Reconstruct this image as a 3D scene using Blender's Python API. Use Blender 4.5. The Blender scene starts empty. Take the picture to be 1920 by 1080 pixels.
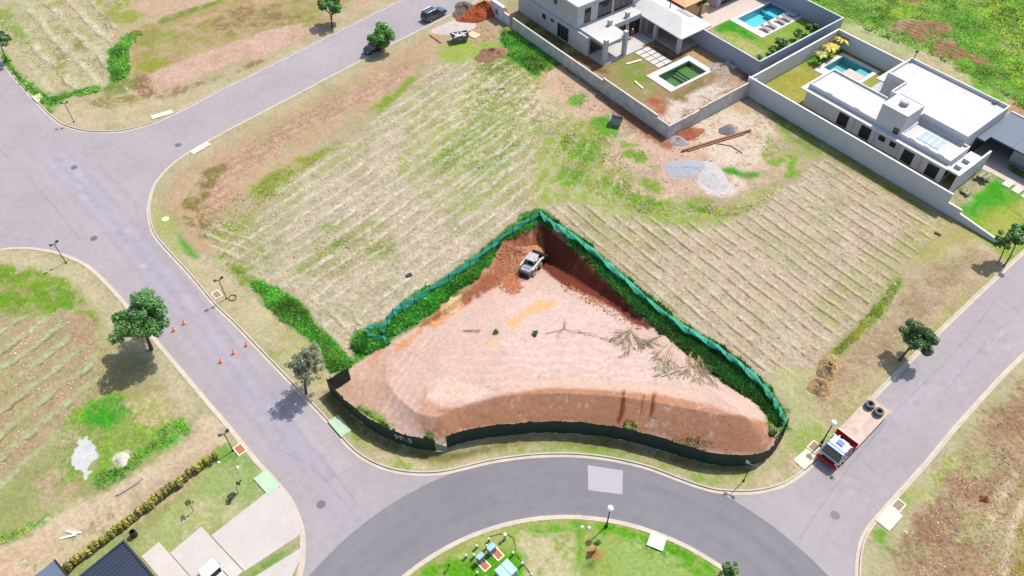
import bpy, math, random
import numpy as np
R = math.radians
rng = np.random.default_rng(7); random.seed(7)
SC = bpy.context.scene
COL = SC.collection

# ------------------------------------------------------------------ camera, sky, sun, exposure
FPX, PITCH, CAM_H = 1460.0, R(49.0), 72.0          # focal length in 1920-px units, angle below the horizon, drone height
cam = bpy.data.cameras.new('camera'); camo = bpy.data.objects.new('camera', cam); COL.objects.link(camo)
camo.location = (0, 0, CAM_H); camo.rotation_euler = (R(90) - PITCH, 0, 0)
cam.sensor_width = 36.0; cam.lens = 36.0 * FPX / 1920.0; cam.clip_start = .5; cam.clip_end = 8000
SC.camera = camo
SUN_AZ, SUN_EL = R(42.0), R(58.0)                  # direction towards the sun, from +x counter-clockwise
W = bpy.data.worlds.new('World'); SC.world = W; W.use_nodes = True
nt = W.node_tree; nt.nodes.clear()
sky = nt.nodes.new('ShaderNodeTexSky'); sky.sky_type = 'NISHITA'; sky.sun_disc = False
sky.sun_elevation = SUN_EL; sky.sun_rotation = R(90) - SUN_AZ; sky.air_density = 1.0; sky.dust_density = 2.0; sky.ozone_density = .6
bg = nt.nodes.new('ShaderNodeBackground'); bg.inputs[1].default_value = .15
wo = nt.nodes.new('ShaderNodeOutputWorld'); nt.links.new(sky.outputs[0], bg.inputs[0]); nt.links.new(bg.outputs[0], wo.inputs[0])
sl = bpy.data.lights.new('sun', 'SUN'); sl.energy = 4.1; sl.angle = R(.5); sl.color = (1, .95, .87)
so = bpy.data.objects.new('sun', sl); COL.objects.link(so)
so.rotation_euler = (R(90) - SUN_EL, 0, SUN_AZ + R(90)); so.location = (60, 60, 120)
vs = SC.view_settings; vs.view_transform = 'Standard'; vs.look = 'None'; vs.gamma = 1; vs.exposure = .5
SC.cycles.max_bounces = 6; SC.cycles.transparent_max_bounces = 12

# ------------------------------------------------------------------ helpers: survey of the site
cP, sP = math.cos(PITCH), math.sin(PITCH)
def G(px, py, z=0.0):                               # surveyed ground (or height z) point
    u = (px - 960) / FPX; v = (py - 540) / FPX
    dz = -sP - v * cP; t = (z - CAM_H) / dz
    return np.array([u * t, (cP - v * sP) * t, z])
def GG(pts, z=0.0): return np.array([G(a, b, z)[:2] for a, b in pts])
def spline(P, n=8, closed=False):
    P = np.asarray(P, float); N = len(P); out = []
    rngk = range(N if closed else N - 1)
    for i in rngk:
        p1, p2 = P[i], P[(i + 1) % N]
        p0 = P[i - 1] if (closed or i > 0) else 2 * p1 - p2
        p3 = P[(i + 2) % N] if (closed or i < N - 2) else 2 * p2 - p1
        for k in range(n):
            t = k / n
            out.append(.5 * (2 * p1 + (p2 - p0) * t + (2 * p0 - 5 * p1 + 4 * p2 - p3) * t * t + (3 * p1 - p0 - 3 * p2 + p3) * t ** 3))
    if not closed: out.append(P[-1])
    return np.array(out)
def vnoise(x, y, seed):
    xi = np.floor(x).astype(np.int64); yi = np.floor(y).astype(np.int64); fx = x - xi; fy = y - yi
    fx = fx * fx * (3 - 2 * fx); fy = fy * fy * (3 - 2 * fy)
    def h(a, b):
        n = (a * 374761393 + b * 668265263 + seed * 974711) & 0x7fffffff
        n = ((n ^ (n >> 13)) * 1274126177) & 0x7fffffff
        return ((n ^ (n >> 16)) & 0xffff) / 32767.5 - 1
    return (h(xi, yi) * (1 - fx) + h(xi + 1, yi) * fx) * (1 - fy) + (h(xi, yi + 1) * (1 - fx) + h(xi + 1, yi + 1) * fx) * fy
def fbm(x, y, scale, seed, octv=3):
    s = np.zeros_like(x); a = 1.0; t = 0
    for o in range(octv):
        s += a * vnoise(x / scale * 2 ** o + 17.3 * o, y / scale * 2 ** o - 9.1 * o, seed + o); t += a; a *= .55
    return s / t
def sdf(poly, X, Y, grad=False):                    # signed distance, positive inside
    poly = np.asarray(poly); n = len(poly)
    d2 = np.full(X.shape, 1e18); ins = np.zeros(X.shape, bool); gx = np.zeros(X.shape); gy = np.zeros(X.shape)
    for i in range(n):
        ax, ay = poly[i]; bx, by = poly[(i + 1) % n]; ex, ey = bx - ax, by - ay
        wx, wy = X - ax, Y - ay
        t = np.clip((wx * ex + wy * ey) / (ex * ex + ey * ey + 1e-12), 0, 1)
        qx, qy = wx - ex * t, wy - ey * t; q = qx * qx + qy * qy
        m = q < d2; d2 = np.where(m, q, d2)
        if grad: gx = np.where(m, qx, gx); gy = np.where(m, qy, gy)
        c = ((ay <= Y) & (by > Y)) | ((by <= Y) & (ay > Y))
        with np.errstate(divide='ignore', invalid='ignore'):
            xc = ax + (Y - ay) * ex / (ey if abs(ey) > 1e-12 else 1e-12)
        ins ^= c & (X < xc)
    d = np.sqrt(d2); s = np.where(ins, d, -d)
    if grad:
        k = np.where(d > 1e-9, 1 / np.maximum(d, 1e-9), 0) * np.where(ins, 1, -1)
        return s, gx * k, gy * k
    return s
def sstep(a, b, x):
    t = np.clip((x - a) / (b - a), 0, 1); return t * t * (3 - 2 * t)
def lin(c): c = c / 255.0; return c / 12.92 if c <= .04045 else ((c + .055) / 1.055) ** 2.4
KS = 1.95                                           # sunlit ground brightness of a white surface at this exposure
def S(r, g, b): return np.array([lin(r), lin(g), lin(b)]) / KS

# ------------------------------------------------------------------ kerb lines (surveyed)
KA = [(-60, 40), (5, 116), (25, 142), (50, 170), (80, 202), (100, 221), (120, 234), (162, 245), (212, 246), (250, 240), (295, 226), (350, 200), (412, 167), (480, 134), (612, 68), (745, 2), (840, -46), (960, -108)]
KB = [(1040, -74), (952, -29), (852, 24), (730, 85), (670, 117), (600, 154), (530, 191), (480, 217), (430, 243), (392, 264), (357, 284), (332, 301), (310, 321), (290, 347), (281, 378), (280, 402), (285, 427), (297, 449), (322, 477), (350, 507), (378, 540), (405, 572), (440, 605), (480, 647), (530, 699), (572, 743), (605, 778), (630, 806), (650, 830), (675, 852), (705, 869), (742, 881), (785, 886), (830, 884), (875, 874), (917, 864), (960, 857), (1010, 852), (1067, 851), (1120, 855), (1172, 864), (1222, 877), (1272, 896), (1315, 911), (1350, 919), (1400, 921), (1440, 916), (1472, 905), (1502, 886), (1530, 861), (1575, 812), (1625, 757), (1666, 714), (1757, 624), (1845, 540), (1920, 470), (2000, 398), (2120, 290)]
KC = [(-90, 492), (0, 469), (25, 466), (55, 466), (90, 471), (120, 479), (150, 492), (175, 509), (207, 541), (225, 561), (260, 603), (292, 641), (325, 680), (375, 740), (432, 807), (480, 866), (500, 887), (522, 912), (540, 935), (553, 960), (563, 990), (566, 1017), (565, 1050), (558, 1085), (542, 1140), (515, 1210)]
KD = [(700, 1122), (762, 1080), (792, 1060), (842, 1027), (892, 1000), (960, 980), (1005, 972), (1060, 969), (1115, 974), (1160, 982), (1210, 997), (1260, 1017), (1315, 1042), (1355, 1065), (1390, 1090), (1450, 1140)]
KE = [(2120, 480), (1917, 670), (1852, 737), (1787, 810), (1740, 867), (1680, 934), (1655, 962), (1637, 983), (1622, 1007), (1614, 1035), (1611, 1075), (1616, 1120), (1640, 1190)]
def circ(P):
    A = np.c_[2 * P, np.ones(len(P))]; b = (P ** 2).sum(1); s = np.linalg.lstsq(A, b, rcond=None)[0]
    return s[:2], math.sqrt(s[2] + s[0] ** 2 + s[1] ** 2)
D_C, D_R = circ(GG(KD[1:-1]))
RING_C, RING_R = circ(GG([(585, 1080), (615, 1040), (655, 1002), (705, 960), (755, 927), (805, 904), (1365, 935), (1405, 960), (1440, 983), (1472, 1001), (1502, 1025), (1540, 1060), (1554, 1078)]))
kA, kB, kC, kE = [spline(GG(k), 5) for k in (KA, KB, KC, KE)]
th = np.linspace(0, 2 * math.pi, 120, endpoint=False)
kD = np.c_[D_C[0] + D_R * np.cos(th), D_C[1] + D_R * np.sin(th)]
FAR = 2500
bA = np.vstack([kA, [(kA[-1][0] + 900, 2600), (-FAR, 2600), (-FAR, kA[0][1] + 1900)]])
bB = np.vstack([kB, [(FAR, kB[-1][1] + 1900), (kB[0][0] + 1000, 2600)]])
bC = np.vstack([kC, [(kC[-1][0] - 30, -FAR), (-FAR, -FAR), (-FAR, kC[0][1] - 10)]])
bE = np.vstack([kE, [(kE[-1][0] + 60, -FAR), (FAR, -FAR), (FAR, kE[0][1] + 1900)]])
BLOCKS = [bA, bB, bC, kD, bE]

# ------------------------------------------------------------------ the excavated lot
PIT = spline(GG([(650, 700), (690, 668), (735, 640), (790, 608), (845, 570), (890, 535), (920, 503), (936, 470), (958, 442), (985, 428), (1012, 421), (1035, 427), (1062, 450), (1095, 487), (1130, 522), (1165, 558), (1200, 590), (1228, 613), (1270, 650), (1320, 692), (1370, 727), (1410, 748), (1440, 778), (1458, 812), (1450, 842), (1425, 858), (1380, 862), (1320, 854), (1250, 833), (1180, 815), (1120, 805), (1060, 801), (1010, 801), (960, 805), (880, 816), (838, 832), (800, 833), (760, 826), (720, 810), (690, 792), (660, 768), (645, 735)]), 4, True)
_pa, _pb = G(1010, 470)[1], G(1060, 742, 1.7)[1]
LIP = spline(GG([(786, 752), (800, 720), (818, 690), (900, 640), (1100, 640), (1300, 700), (1420, 760), (1415, 800), (1385, 797), (1300, 764), (1200, 749), (1130, 742), (1040, 738), (960, 748), (900, 763), (850, 774), (815, 770)], 1.5), 4, True)
def pit_z(X, Y):
    d = sdf(PIT, X, Y)
    t = (_pa - Y) / (_pa - _pb)
    zf = -3.0 + 4.9 * np.clip(t, -.2, 1.15) ** .9 if np.isscalar(t) else -3.0 + 4.9 * np.sign(t) * np.abs(np.clip(t, -.2, 1.15)) ** .85
    kx = sstep(-12.5, -6.0, X + .25 * (Y - 38))      # the west side runs out gently
    k = .12 + (.62 - .12) * kx ** 1.3; zf = np.where(zf > 0, zf * (.45 + .55 * sstep(-14, 1, X)), zf)
    z = np.minimum(zf, np.maximum(d, 0) * k)
    z = np.maximum(z, -np.maximum(d, 0) * 1.35)
    return np.where(d > 0, z, 0.0), d
def GP(px, py, dz=0.0):                             # surveyed point on the excavated terrain
    z = 0.0
    for _ in range(12):
        p = G(px, py, z); z = .5 * z + .5 * float(pit_z(np.array([p[0]]), np.array([p[1]]))[0][0])
    p = G(px, py, z); p[2] = z + dz; return p

# ------------------------------------------------------------------ ground grid
v_f = np.linspace(.43, -.42, 900)
y_f = CAM_H * (cP - v_f * sP) / (sP + v_f * cP)
y_all = np.r_[[-2600, -900, -300, -80, -10, 8], y_f, [y_f[-1] + 8, y_f[-1] + 25, y_f[-1] + 70, 400, 900, 2600]]
zc = y_all * cP + CAM_H * sP; zc = np.where(y_all < y_f[0], zc[6], zc)
u_f = np.linspace(-.74, .74, 1400)
sgn = np.r_[[-30, -8, -2.5, -1.2, -.85], u_f, [.85, 1.2, 2.5, 8, 30]]
NX, NY = len(sgn), len(y_all)
X = (sgn[None, :] * zc[:, None]).ravel(); Y = np.repeat(y_all, NX)
BD = np.full(X.shape, -1e9); BGX = np.zeros(X.shape); BGY = np.zeros(X.shape); BID = np.zeros(X.shape, int)
for i, b in enumerate(BLOCKS):
    s, gx, gy = sdf(b, X, Y, True); m = s > BD
    BD = np.where(m, s, BD); BGX = np.where(m, gx, BGX); BGY = np.where(m, gy, BGY); BID = np.where(m, i, BID)
n8 = fbm(X, Y, 9.0, 1, 3); n3 = fbm(X, Y, 3.0, 11, 3); n1 = fbm(X, Y, 1.1, 21, 3); n04 = fbm(X, Y, .42, 31, 2); n02 = vnoise(X / .2, Y / .2, 41)
C = np.zeros((len(X), 3)); Z = np.zeros(len(X)); ROUGH = np.full(len(X), .35)   # ROUGH = grass height / relief
def sub(poly, pad):
    x0, y0 = poly.min(0) - pad; x1, y1 = poly.max(0) + pad
    return np.nonzero((X > x0) & (X < x1) & (Y > y0) & (Y < y1))[0]
def L(pts, col, f=.6, w=1.35, a=1.0, br=0.0, world=False, smooth=True, rough=None, z=0.0):
    """lay one kind of ground cover: a patch with a ragged edge (w metres), feather f, broken up by br"""
    P = np.asarray(pts, float) if world else GG(pts)
    if smooth and len(P) > 3: P = spline(P, 4, True)
    i = sub(P, f + w + 1)
    if len(i) == 0: return
    d = sdf(P, X[i], Y[i]) + w * (.5 * n3[i] + .6 * n1[i] + .45 * n04[i])
    m = sstep(-f, f, d) * a
    if br > 0: m = m * sstep(-.35, .35, n1[i] * .6 + n04[i] * .55 + n3[i] * .35 + (1 - 2 * br) * .6)
    C[i] += (np.asarray(col) - C[i]) * m[:, None]
    if rough is not None: ROUGH[i] += (rough - ROUGH[i]) * m
    if z: Z[i] += z * m
def stripes(pts, p0, p1, spacing, hi, lo, a=.8, line=None, wob=.25, f=.8, w=.8, h=.06, curve=None, world=False, brk=.0, band=.2, wander=.25):
    """mown rows: swaths of cut grass along p0-p1"""
    P = np.asarray(pts, float) if world else spline(GG(pts), 4, True)
    i = sub(P, 2); d = sdf(P, X[i], Y[i]) + w * (.6 * n3[i] + .4 * n1[i]); m = sstep(-f, f, d) * a
    if curve is not None:
        dd = np.abs(sdf(curve, X[i], Y[i]))
    else:
        q0, q1 = G(*p0)[:2], G(*p1)[:2]; t = (q1 - q0) / np.linalg.norm(q1 - q0); n = np.array([-t[1], t[0]])
        dd = (X[i] - q0[0]) * n[0] + (Y[i] - q0[1]) * n[1]
    ph = dd / spacing + wob * n3[i] + wob * .5 * n1[i] + wander * n8[i]
    fr = ph - np.floor(ph)
    prof = np.exp(-((fr - .55) / band) ** 2) * np.clip(.85 + .5 * n04[i] + .35 * n1[i], 0, 1.2)
    m2 = m * np.clip(.8 + .7 * n3[i] + .3 * n8[i], .1, 1)
    C[i] += (np.asarray(hi) - C[i]) * np.clip(m2 * prof * .85, 0, 1)[:, None]
    if lo is not None: C[i] += (np.asarray(lo) - C[i]) * (m2 * np.clip(1 - prof, 0, 1) * .4)[:, None]
    if line is not None:
        ln = sstep(.11, .02, np.abs(fr - .36)) * sstep(-.25, .2, n1[i] * .8 + .5 * n3[i] + .4 * n04[i] + brk)
        C[i] += (np.asarray(line) - C[i]) * (m * ln * .85)[:, None]
        Z[i] -= .03 * m * ln
    Z[i] += h * m2 * prof
# palette (sunlit appearance)
STRAW = S(208, 195, 166); STRAW2 = S(192, 176, 144); TAN = S(204, 184, 150); VERGE = S(196, 186, 148); PINK = S(212, 174, 152); PINKD = S(188, 146, 122)
GRN = S(84, 152, 30); GRND = S(40, 116, 18); GRNY = S(150, 168, 62); GRNP = S(176, 184, 118); OLIVE = S(160, 156, 92); BROWN = S(146, 112, 82); SOIL = S(224, 193, 178); RED = S(176, 98, 66); SAND = S(219, 187, 164); LAWN = S(166, 172, 84); PALEG = S(196, 202, 160); GREY = S(190, 188, 194); WHITE = S(238, 234, 230)
base = {0: TAN, 1: STRAW2, 2: S(172, 172, 112), 3: S(172, 178, 100), 4: S(190, 176, 132)}
for k, c in base.items(): C[BID == k] = c
C *= (1 + .10 * n3 + .08 * n8)[:, None]
g = sstep(-.15, .55, n3 * .6 + n8 * .8) * .35
C += (S(150, 160, 84) - C) * g[:, None]
# verges along the kerbs
vm = sstep(5.5, 3.0, BD + 1.2 * n3) * (BID != 3)
C += (VERGE * (1 + .1 * n1)[:, None] - C) * (vm * .8)[:, None]
# ---- north-west lot
L([(-40, -40), (250, -60), (238, 10), (216, 45), (206, 70), (204, 150), (180, 164), (100, 174), (62, 130), (25, 75), (-20, 30)], S(200, 192, 152), rough=.5)
stripes([(-40, -60), (250, -60), (238, 10), (216, 45), (204, 150), (180, 162), (100, 172), (62, 130), (20, 60), (-30, 20)], (100, 0), (185, 82), 3.3, S(218, 218, 192), S(176, 174, 112), a=1.0, line=S(158, 148, 104), h=.1, band=.22, wob=.15)
for p in ([(118, 50), (132, 55), (130, 70), (120, 66)], [(135, 72), (150, 78), (148, 92), (138, 86)], [(108, 105), (125, 112), (122, 138), (110, 132)], [(95, 0), (112, 4), (108, 14), (92, 10)]): L(p, S(150, 158, 60), br=.2)
L([(0, 95), (14, 108), (40, 140), (62, 160), (95, 176), (130, 170), (180, 160), (184, 172), (150, 182), (128, 186), (105, 200), (92, 214), (70, 190), (40, 158), (14, 124)], GRN, br=.05, rough=.9, f=.5)
L([(-20, 20), (10, 20), (40, 55), (60, 80), (50, 90), (22, 60), (-10, 40)], S(140, 166, 70), br=.35)
L([(262, 56), (242, 62), (214, 84), (204, 110), (206, 152), (226, 152), (244, 136), (246, 108), (242, 92), (256, 76), (268, 64)], S(46, 146, 24), rough=1.2, f=.4)
L([(244, 0), (180, -10), (200, 34), (238, 44), (262, 36), (300, 20), (270, -10)], S(158, 166, 70), br=.3)
L([(262, 50), (300, 40), (420, 0), (640, -20), (640, 20), (560, 60), (480, 70), (390, 95), (320, 125), (280, 140), (250, 140), (246, 96)], S(178, 158, 104), br=.1)
L([(290, 60), (420, 20), (600, -20), (640, 10), (520, 60), (400, 90), (300, 120)], S(204, 168, 138), br=.42, w=1.6)
L([(270, 60), (380, 40), (560, 0), (600, 30), (450, 70), (300, 110)], S(146, 154, 62), br=.55, w=1.6)
L([(420, 20), (520, 10), (560, 30), (470, 60), (400, 60)], S(150, 124, 86), br=.55)
L([(260, 0), (420, -30), (400, 8), (330, 26), (268, 26)], S(208, 178, 150), br=.2)
L([(300, 36), (330, 24), (410, 0), (412, 6), (340, 32), (304, 44)], S(120, 146, 40), br=.1, w=.3, rough=.7)
L([(274, 142), (340, 115), (420, 88), (480, 66), (560, 48), (610, 58), (700, -20), (740, -20), (640, 40), (560, 82), (480, 108), (400, 134), (330, 158), (286, 166)], PINK, w=1.2)
L([(274, 142), (340, 115), (420, 88), (480, 66), (560, 48), (605, 56), (560, 78), (480, 104), (400, 130), (330, 154)], S(220, 184, 168), br=.5)
L([(246, 150), (268, 138), (282, 150), (290, 172), (280, 186), (262, 176), (246, 166)], BROWN, br=.3, rough=.8)
L([(200, 160), (250, 150), (240, 172), (200, 178)], S(120, 140, 50), br=.3)
L([(265, 118), (300, 108), (320, 116), (296, 130), (270, 136)], S(152, 160, 60), br=.25)
L([(300, 176), (380, 150), (480, 115), (480, 122), (380, 160), (300, 188)], S(160, 124, 94), br=.45)
L([(95, 235), (110, 205), (160, 196), (250, 190), (300, 186), (290, 214), (240, 232), (170, 236), (120, 226)], S(208, 192, 156), br=.3)
L([(180, 186), (260, 182), (262, 196), (190, 200)], S(150, 140, 80), br=.5)
# ---- centre lot: strip of bare clay beside the north road
L([(300, 400), (330, 330), (400, 285), (480, 240), (600, 175), (730, 108), (840, 50), (940, 10), (980, 60), (820, 110), (760, 150), (640, 240), (520, 320), (450, 380), (420, 470), (360, 470), (310, 430)], S(198, 172, 136))
L([(352, 400), (352, 360), (400, 318), (480, 262), (560, 214), (650, 172), (740, 128), (790, 112), (770, 138), (700, 180), (610, 232), (520, 285), (450, 340), (410, 395), (390, 430), (366, 430)], S(200, 162, 138), br=.16, rough=.7)
stripes([(352, 400), (352, 360), (400, 318), (480, 262), (560, 214), (650, 172), (740, 128), (770, 138), (700, 180), (610, 232), (520, 285), (450, 340), (410, 395)], (480, 262), (740, 128), 1.5, S(216, 180, 160), S(172, 134, 112), a=.7, wob=.5, h=.1)
L([(350, 380), (372, 340), (410, 310), (424, 318), (396, 350), (382, 390), (392, 430), (380, 450), (356, 430)], S(138, 128, 66), br=.45, rough=.8)
L([(470, 368), (482, 346), (530, 318), (600, 280), (640, 262), (650, 272), (600, 300), (560, 330), (520, 366), (486, 388)], S(150, 164, 62), br=.3)
L([(700, 205), (730, 178), (765, 148), (782, 138), (784, 148), (750, 184), (716, 212)], S(134, 164, 44), br=.15)
# ---- the mown field, west half
FW_ = [(470, 430), (500, 385), (560, 330), (640, 275), (720, 210), (790, 150), (850, 120), (930, 110), (990, 140), (1010, 220), (1000, 330), (1012, 392), (960, 424), (900, 470), (840, 520), (790, 552), (740, 582), (700, 622), (640, 642), (600, 600), (560, 562), (500, 532), (440, 500), (410, 470), (430, 450)]
L(FW_, S(203, 190, 165), rough=.6, w=1.4)
L([(1000, 170), (1060, 150), (1100, 220), (1130, 300), (1200, 380), (1160, 400), (1010, 390), (980, 330), (960, 260)], S(196, 190, 146), br=.1)
L([(640, 640), (676, 630), (690, 640), (672, 668), (650, 662)], S(214, 196, 170), w=.3)
L([(404, 440), (440, 418), (480, 440), (520, 500), (500, 520), (440, 500), (410, 474)], S(146, 160, 68), br=.38)
for p in ([(600, 425), (640, 410), (640, 425), (606, 440)], [(645, 445), (700, 418), (706, 428), (664, 462)], [(560, 500), (640, 440), (660, 450), (600, 500), (570, 520)], [(690, 460), (740, 450), (730, 480), (690, 490)]): L(p, S(112, 160, 34), br=.08, w=.9)
L([(590, 440), (720, 425), (740, 490), (640, 520), (580, 510)], S(180, 176, 110), br=.45, a=.7)
# fresh grass in the north half of the field
L([(750, 270), (850, 130), (960, 80), (1060, 160), (1130, 290), (1200, 385), (1080, 395), (960, 385), (850, 400), (770, 350)], S(158, 176, 82), br=.4, w=2.2)
L([(440, 420), (560, 340), (700, 240), (790, 160), (800, 180), (700, 270), (560, 370), (470, 440)], S(160, 172, 86), br=.5, w=1.6)
L([(800, 250), (850, 200), (880, 130), (920, 96), (980, 84), (1040, 130), (1000, 200), (960, 262), (910, 306), (850, 336), (815, 318)], S(158, 178, 70), br=.1, w=1.6, rough=.8)
for p in ([(812, 300), (850, 262), (900, 236), (920, 250), (880, 290), (830, 330)], [(870, 190), (900, 150), (950, 180), (930, 230), (880, 232)], [(900, 110), (960, 84), (990, 110), (950, 140), (915, 140)], [(880, 320), (960, 262), (980, 280), (920, 330)], [(860, 360), (930, 330), (920, 370), (870, 390)]): L(p, S(118, 166, 36), br=.22, w=1.3)
L([(830, 180), (880, 130), (940, 170), (900, 220), (840, 230)], S(205, 200, 158), br=.55)
L([(830, 85), (920, 78), (940, 100), (880, 120), (830, 108)], S(160, 184, 76), br=.15)
L([(938, 58), (985, 58), (1030, 92), (1056, 116), (1044, 130), (1008, 144), (976, 122), (946, 98)], S(52, 150, 26), rough=1.3, w=.9)
L([(958, 60), (990, 56), (1060, 120), (1110, 160), (1180, 215), (1230, 262), (1200, 262), (1130, 200), (1060, 140), (1010, 96)], S(150, 116, 80), br=.1, w=.7)
L([(970, 66), (1000, 66), (1050, 112), (1040, 126), (1000, 104)], S(70, 136, 34), br=.1, rough=1.1)
L([(1010, 140), (1044, 122), (1090, 150), (1140, 196), (1180, 230), (1170, 250), (1120, 240), (1070, 210), (1030, 180)], S(214, 182, 154), br=.1)
L([(980, 170), (1030, 160), (1060, 210), (1050, 240), (990, 214)], S(214, 192, 156), br=.4)
for p in ([(1070, 180), (1098, 176), (1092, 196), (1076, 198)], [(1104, 226), (1140, 216), (1150, 240), (1130, 262), (1108, 250)], [(1128, 250), (1150, 240), (1162, 262), (1140, 276)]): L(p, S(92, 166, 30), br=.1, rough=.8)
L([(1040, 240), (1100, 230), (1150, 280), (1190, 330), (1250, 366), (1300, 384), (1360, 384), (1420, 358), (1450, 330), (1470, 352), (1420, 396), (1330, 420), (1240, 404), (1150, 380), (1080, 330)], S(160, 172, 80), br=.3, w=2.0, f=1.4, rough=.7)
for p in ([(1050, 265), (1110, 262), (1130, 300), (1080, 300)], [(1130, 330), (1180, 335), (1240, 378), (1220, 396), (1150, 360)], [(1260, 384), (1340, 386), (1330, 402), (1270, 404)], [(1060, 310), (1100, 320), (1090, 350), (1050, 340)]): L(p, S(112, 164, 34), br=.2, w=1.2)
# builders' clearing
L([(1148, 268), (1180, 250), (1200, 215), (1250, 262), (1310, 225), (1408, 176), (1438, 200), (1462, 250), (1468, 300), (1446, 322), (1410, 332), (1392, 356), (1350, 374), (1300, 366), (1240, 352), (1205, 328), (1170, 300)], SAND, w=2.2, f=1.2, br=.08)
L([(1300, 240), (1400, 190), (1440, 230), (1440, 290), (1380, 320), (1330, 290)], S(232, 212, 190), br=.3)
L([(1190, 190), (1252, 258), (1250, 280), (1200, 250), (1140, 196)], S(176, 116, 88), br=.12)
L([(1256, 258), (1290, 240), (1310, 250), (1300, 262), (1270, 266)], RED, br=.15)
L([(1376, 196), (1408, 182), (1420, 200), (1390, 214)], S(214, 186, 146), br=.3)
for p in ([(1150, 330), (1200, 340), (1260, 364), (1220, 372), (1160, 350)], [(1140, 280), (1180, 300), (1170, 320), (1136, 306)], [(1420, 330), (1480, 290), (1500, 310), (1440, 350)], [(1390, 170), (1440, 176), (1450, 200), (1400, 200)]): L(p, S(216, 186, 160), br=.4, w=1.6)
for p in ([(1200, 330), (1240, 340), (1230, 360), (1204, 350)], [(1160, 268), (1190, 276), (1186, 292), (1166, 286)], [(1440, 260), (1470, 280), (1460, 310), (1436, 296)], [(1300, 366), (1350, 372), (1340, 384), (1300, 380)]): L(p, S(140, 168, 66), br=.4, w=1.4)
L([(1318, 314), (1340, 306), (1352, 314), (1348, 334), (1372, 344), (1380, 356), (1368, 366), (1340, 368), (1312, 352), (1306, 340)], S(228, 220, 216), w=.5)
L([(1352, 318), (1376, 314), (1394, 324), (1424, 322), (1422, 332), (1394, 334), (1372, 328)], S(70, 160, 36), rough=.9, w=.5)
L([(1372, 330), (1392, 338), (1400, 352), (1388, 350)], S(236, 224, 200), w=.3)
for p in ([(1172, 282), (1200, 282), (1220, 298), (1196, 304)], [(1206, 306), (1240, 314), (1232, 326)], [(1474, 300), (1490, 292), (1490, 326), (1478, 330)], [(1476, 330), (1530, 314), (1540, 340), (1500, 356)]): L(p, S(120, 170, 42), br=.15, rough=.8)
L([(1415, 180), (1440, 190), (1500, 260), (1550, 300), (1500, 290), (1470, 260), (1440, 210)], S(166, 176, 104), br=.15)
# ---- the mown field, east half
FE_ = [(1025, 392), (1080, 385), (1160, 402), (1300, 420), (1400, 402), (1470, 352), (1545, 300), (1600, 330), (1700, 382), (1770, 420), (1720, 470), (1660, 540), (1600, 610), (1560, 650), (1520, 685), (1470, 700), (1440, 710), (1390, 680), (1340, 640), (1290, 606), (1230, 560), (1170, 510), (1110, 460), (1060, 425)]
L(FE_, S(203, 187, 162), rough=.5, w=1.2)
L([(1060, 400), (1100, 390), (1180, 430), (1260, 440), (1240, 470), (1150, 460), (1090, 430)], S(160, 164, 90), br=.35, a=.8)
L([(1120, 372), (1300, 400), (1360, 400), (1340, 430), (1220, 420), (1130, 400)], S(156, 176, 84), br=.25)
L([(1560, 540), (1640, 470), (1720, 440), (1740, 470), (1680, 530), (1620, 580), (1560, 620), (1530, 580)], S(178, 176, 104), br=.35, a=.85)
L([(1640, 330), (1720, 376), (1790, 430), (1740, 440), (1680, 400)], S(196, 184, 150), br=.2)
L([(1560, 312), (1640, 350), (1720, 396), (1690, 408), (1600, 356)], S(200, 178, 140), br=.35)
L([(1480, 260), (1560, 300), (1640, 345), (1740, 405), (1800, 440), (1780, 420), (1680, 352), (1580, 284), (1450, 190), (1420, 180)], S(140, 152, 72), w=.8, br=.15)
L([(1690, 420), (1780, 410), (1830, 440), (1840, 470), (1760, 500), (1700, 470)], S(184, 178, 106), br=.25)
L([(1750, 480), (1830, 450), (1870, 470), (1840, 510), (1780, 540), (1740, 560)], S(204, 186, 150), br=.1)
# rows left by the mower, over grass and stubble alike
stripes(FW_, (480, 505), (780, 301), 2.1, S(224, 214, 194), S(186, 172, 138), a=1.0, line=S(174, 160, 126), h=.06, wob=.17, band=.2, brk=-.12, wander=.4)
_cv = GG([(330, 470), (470, 530), (600, 620), (660, 690)])
stripes([(380, 440), (450, 420), (500, 470), (560, 530), (620, 570), (690, 610), (640, 645), (590, 600), (520, 556), (440, 515)], None, None, 1.7, S(222, 212, 186), None, a=.9, curve=np.vstack([_cv, _cv[::-1] + .01]), h=.06, line=S(150, 148, 96), band=.16)
stripes([(780, 310), (850, 190), (960, 130), (1010, 200), (960, 320), (860, 400)], (780, 330), (960, 215), 2.3, S(212, 210, 170), None, a=.8, h=.06, wob=.35, band=.13)
stripes([(960, 250), (1010, 170), (1080, 210), (1130, 300), (1180, 370), (1120, 400), (1015, 380), (960, 340)], (900, 350), (1010, 210), 2.2, S(214, 208, 176), None, a=.6, h=.05, wob=.6, band=.16)
stripes(FE_, (1204, 407), (1482, 628), 1.75, S(222, 210, 182), S(194, 178, 146), a=1.0, line=S(112, 94, 70), h=.06, wob=.10, brk=.12, band=.14, wander=.16)
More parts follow.
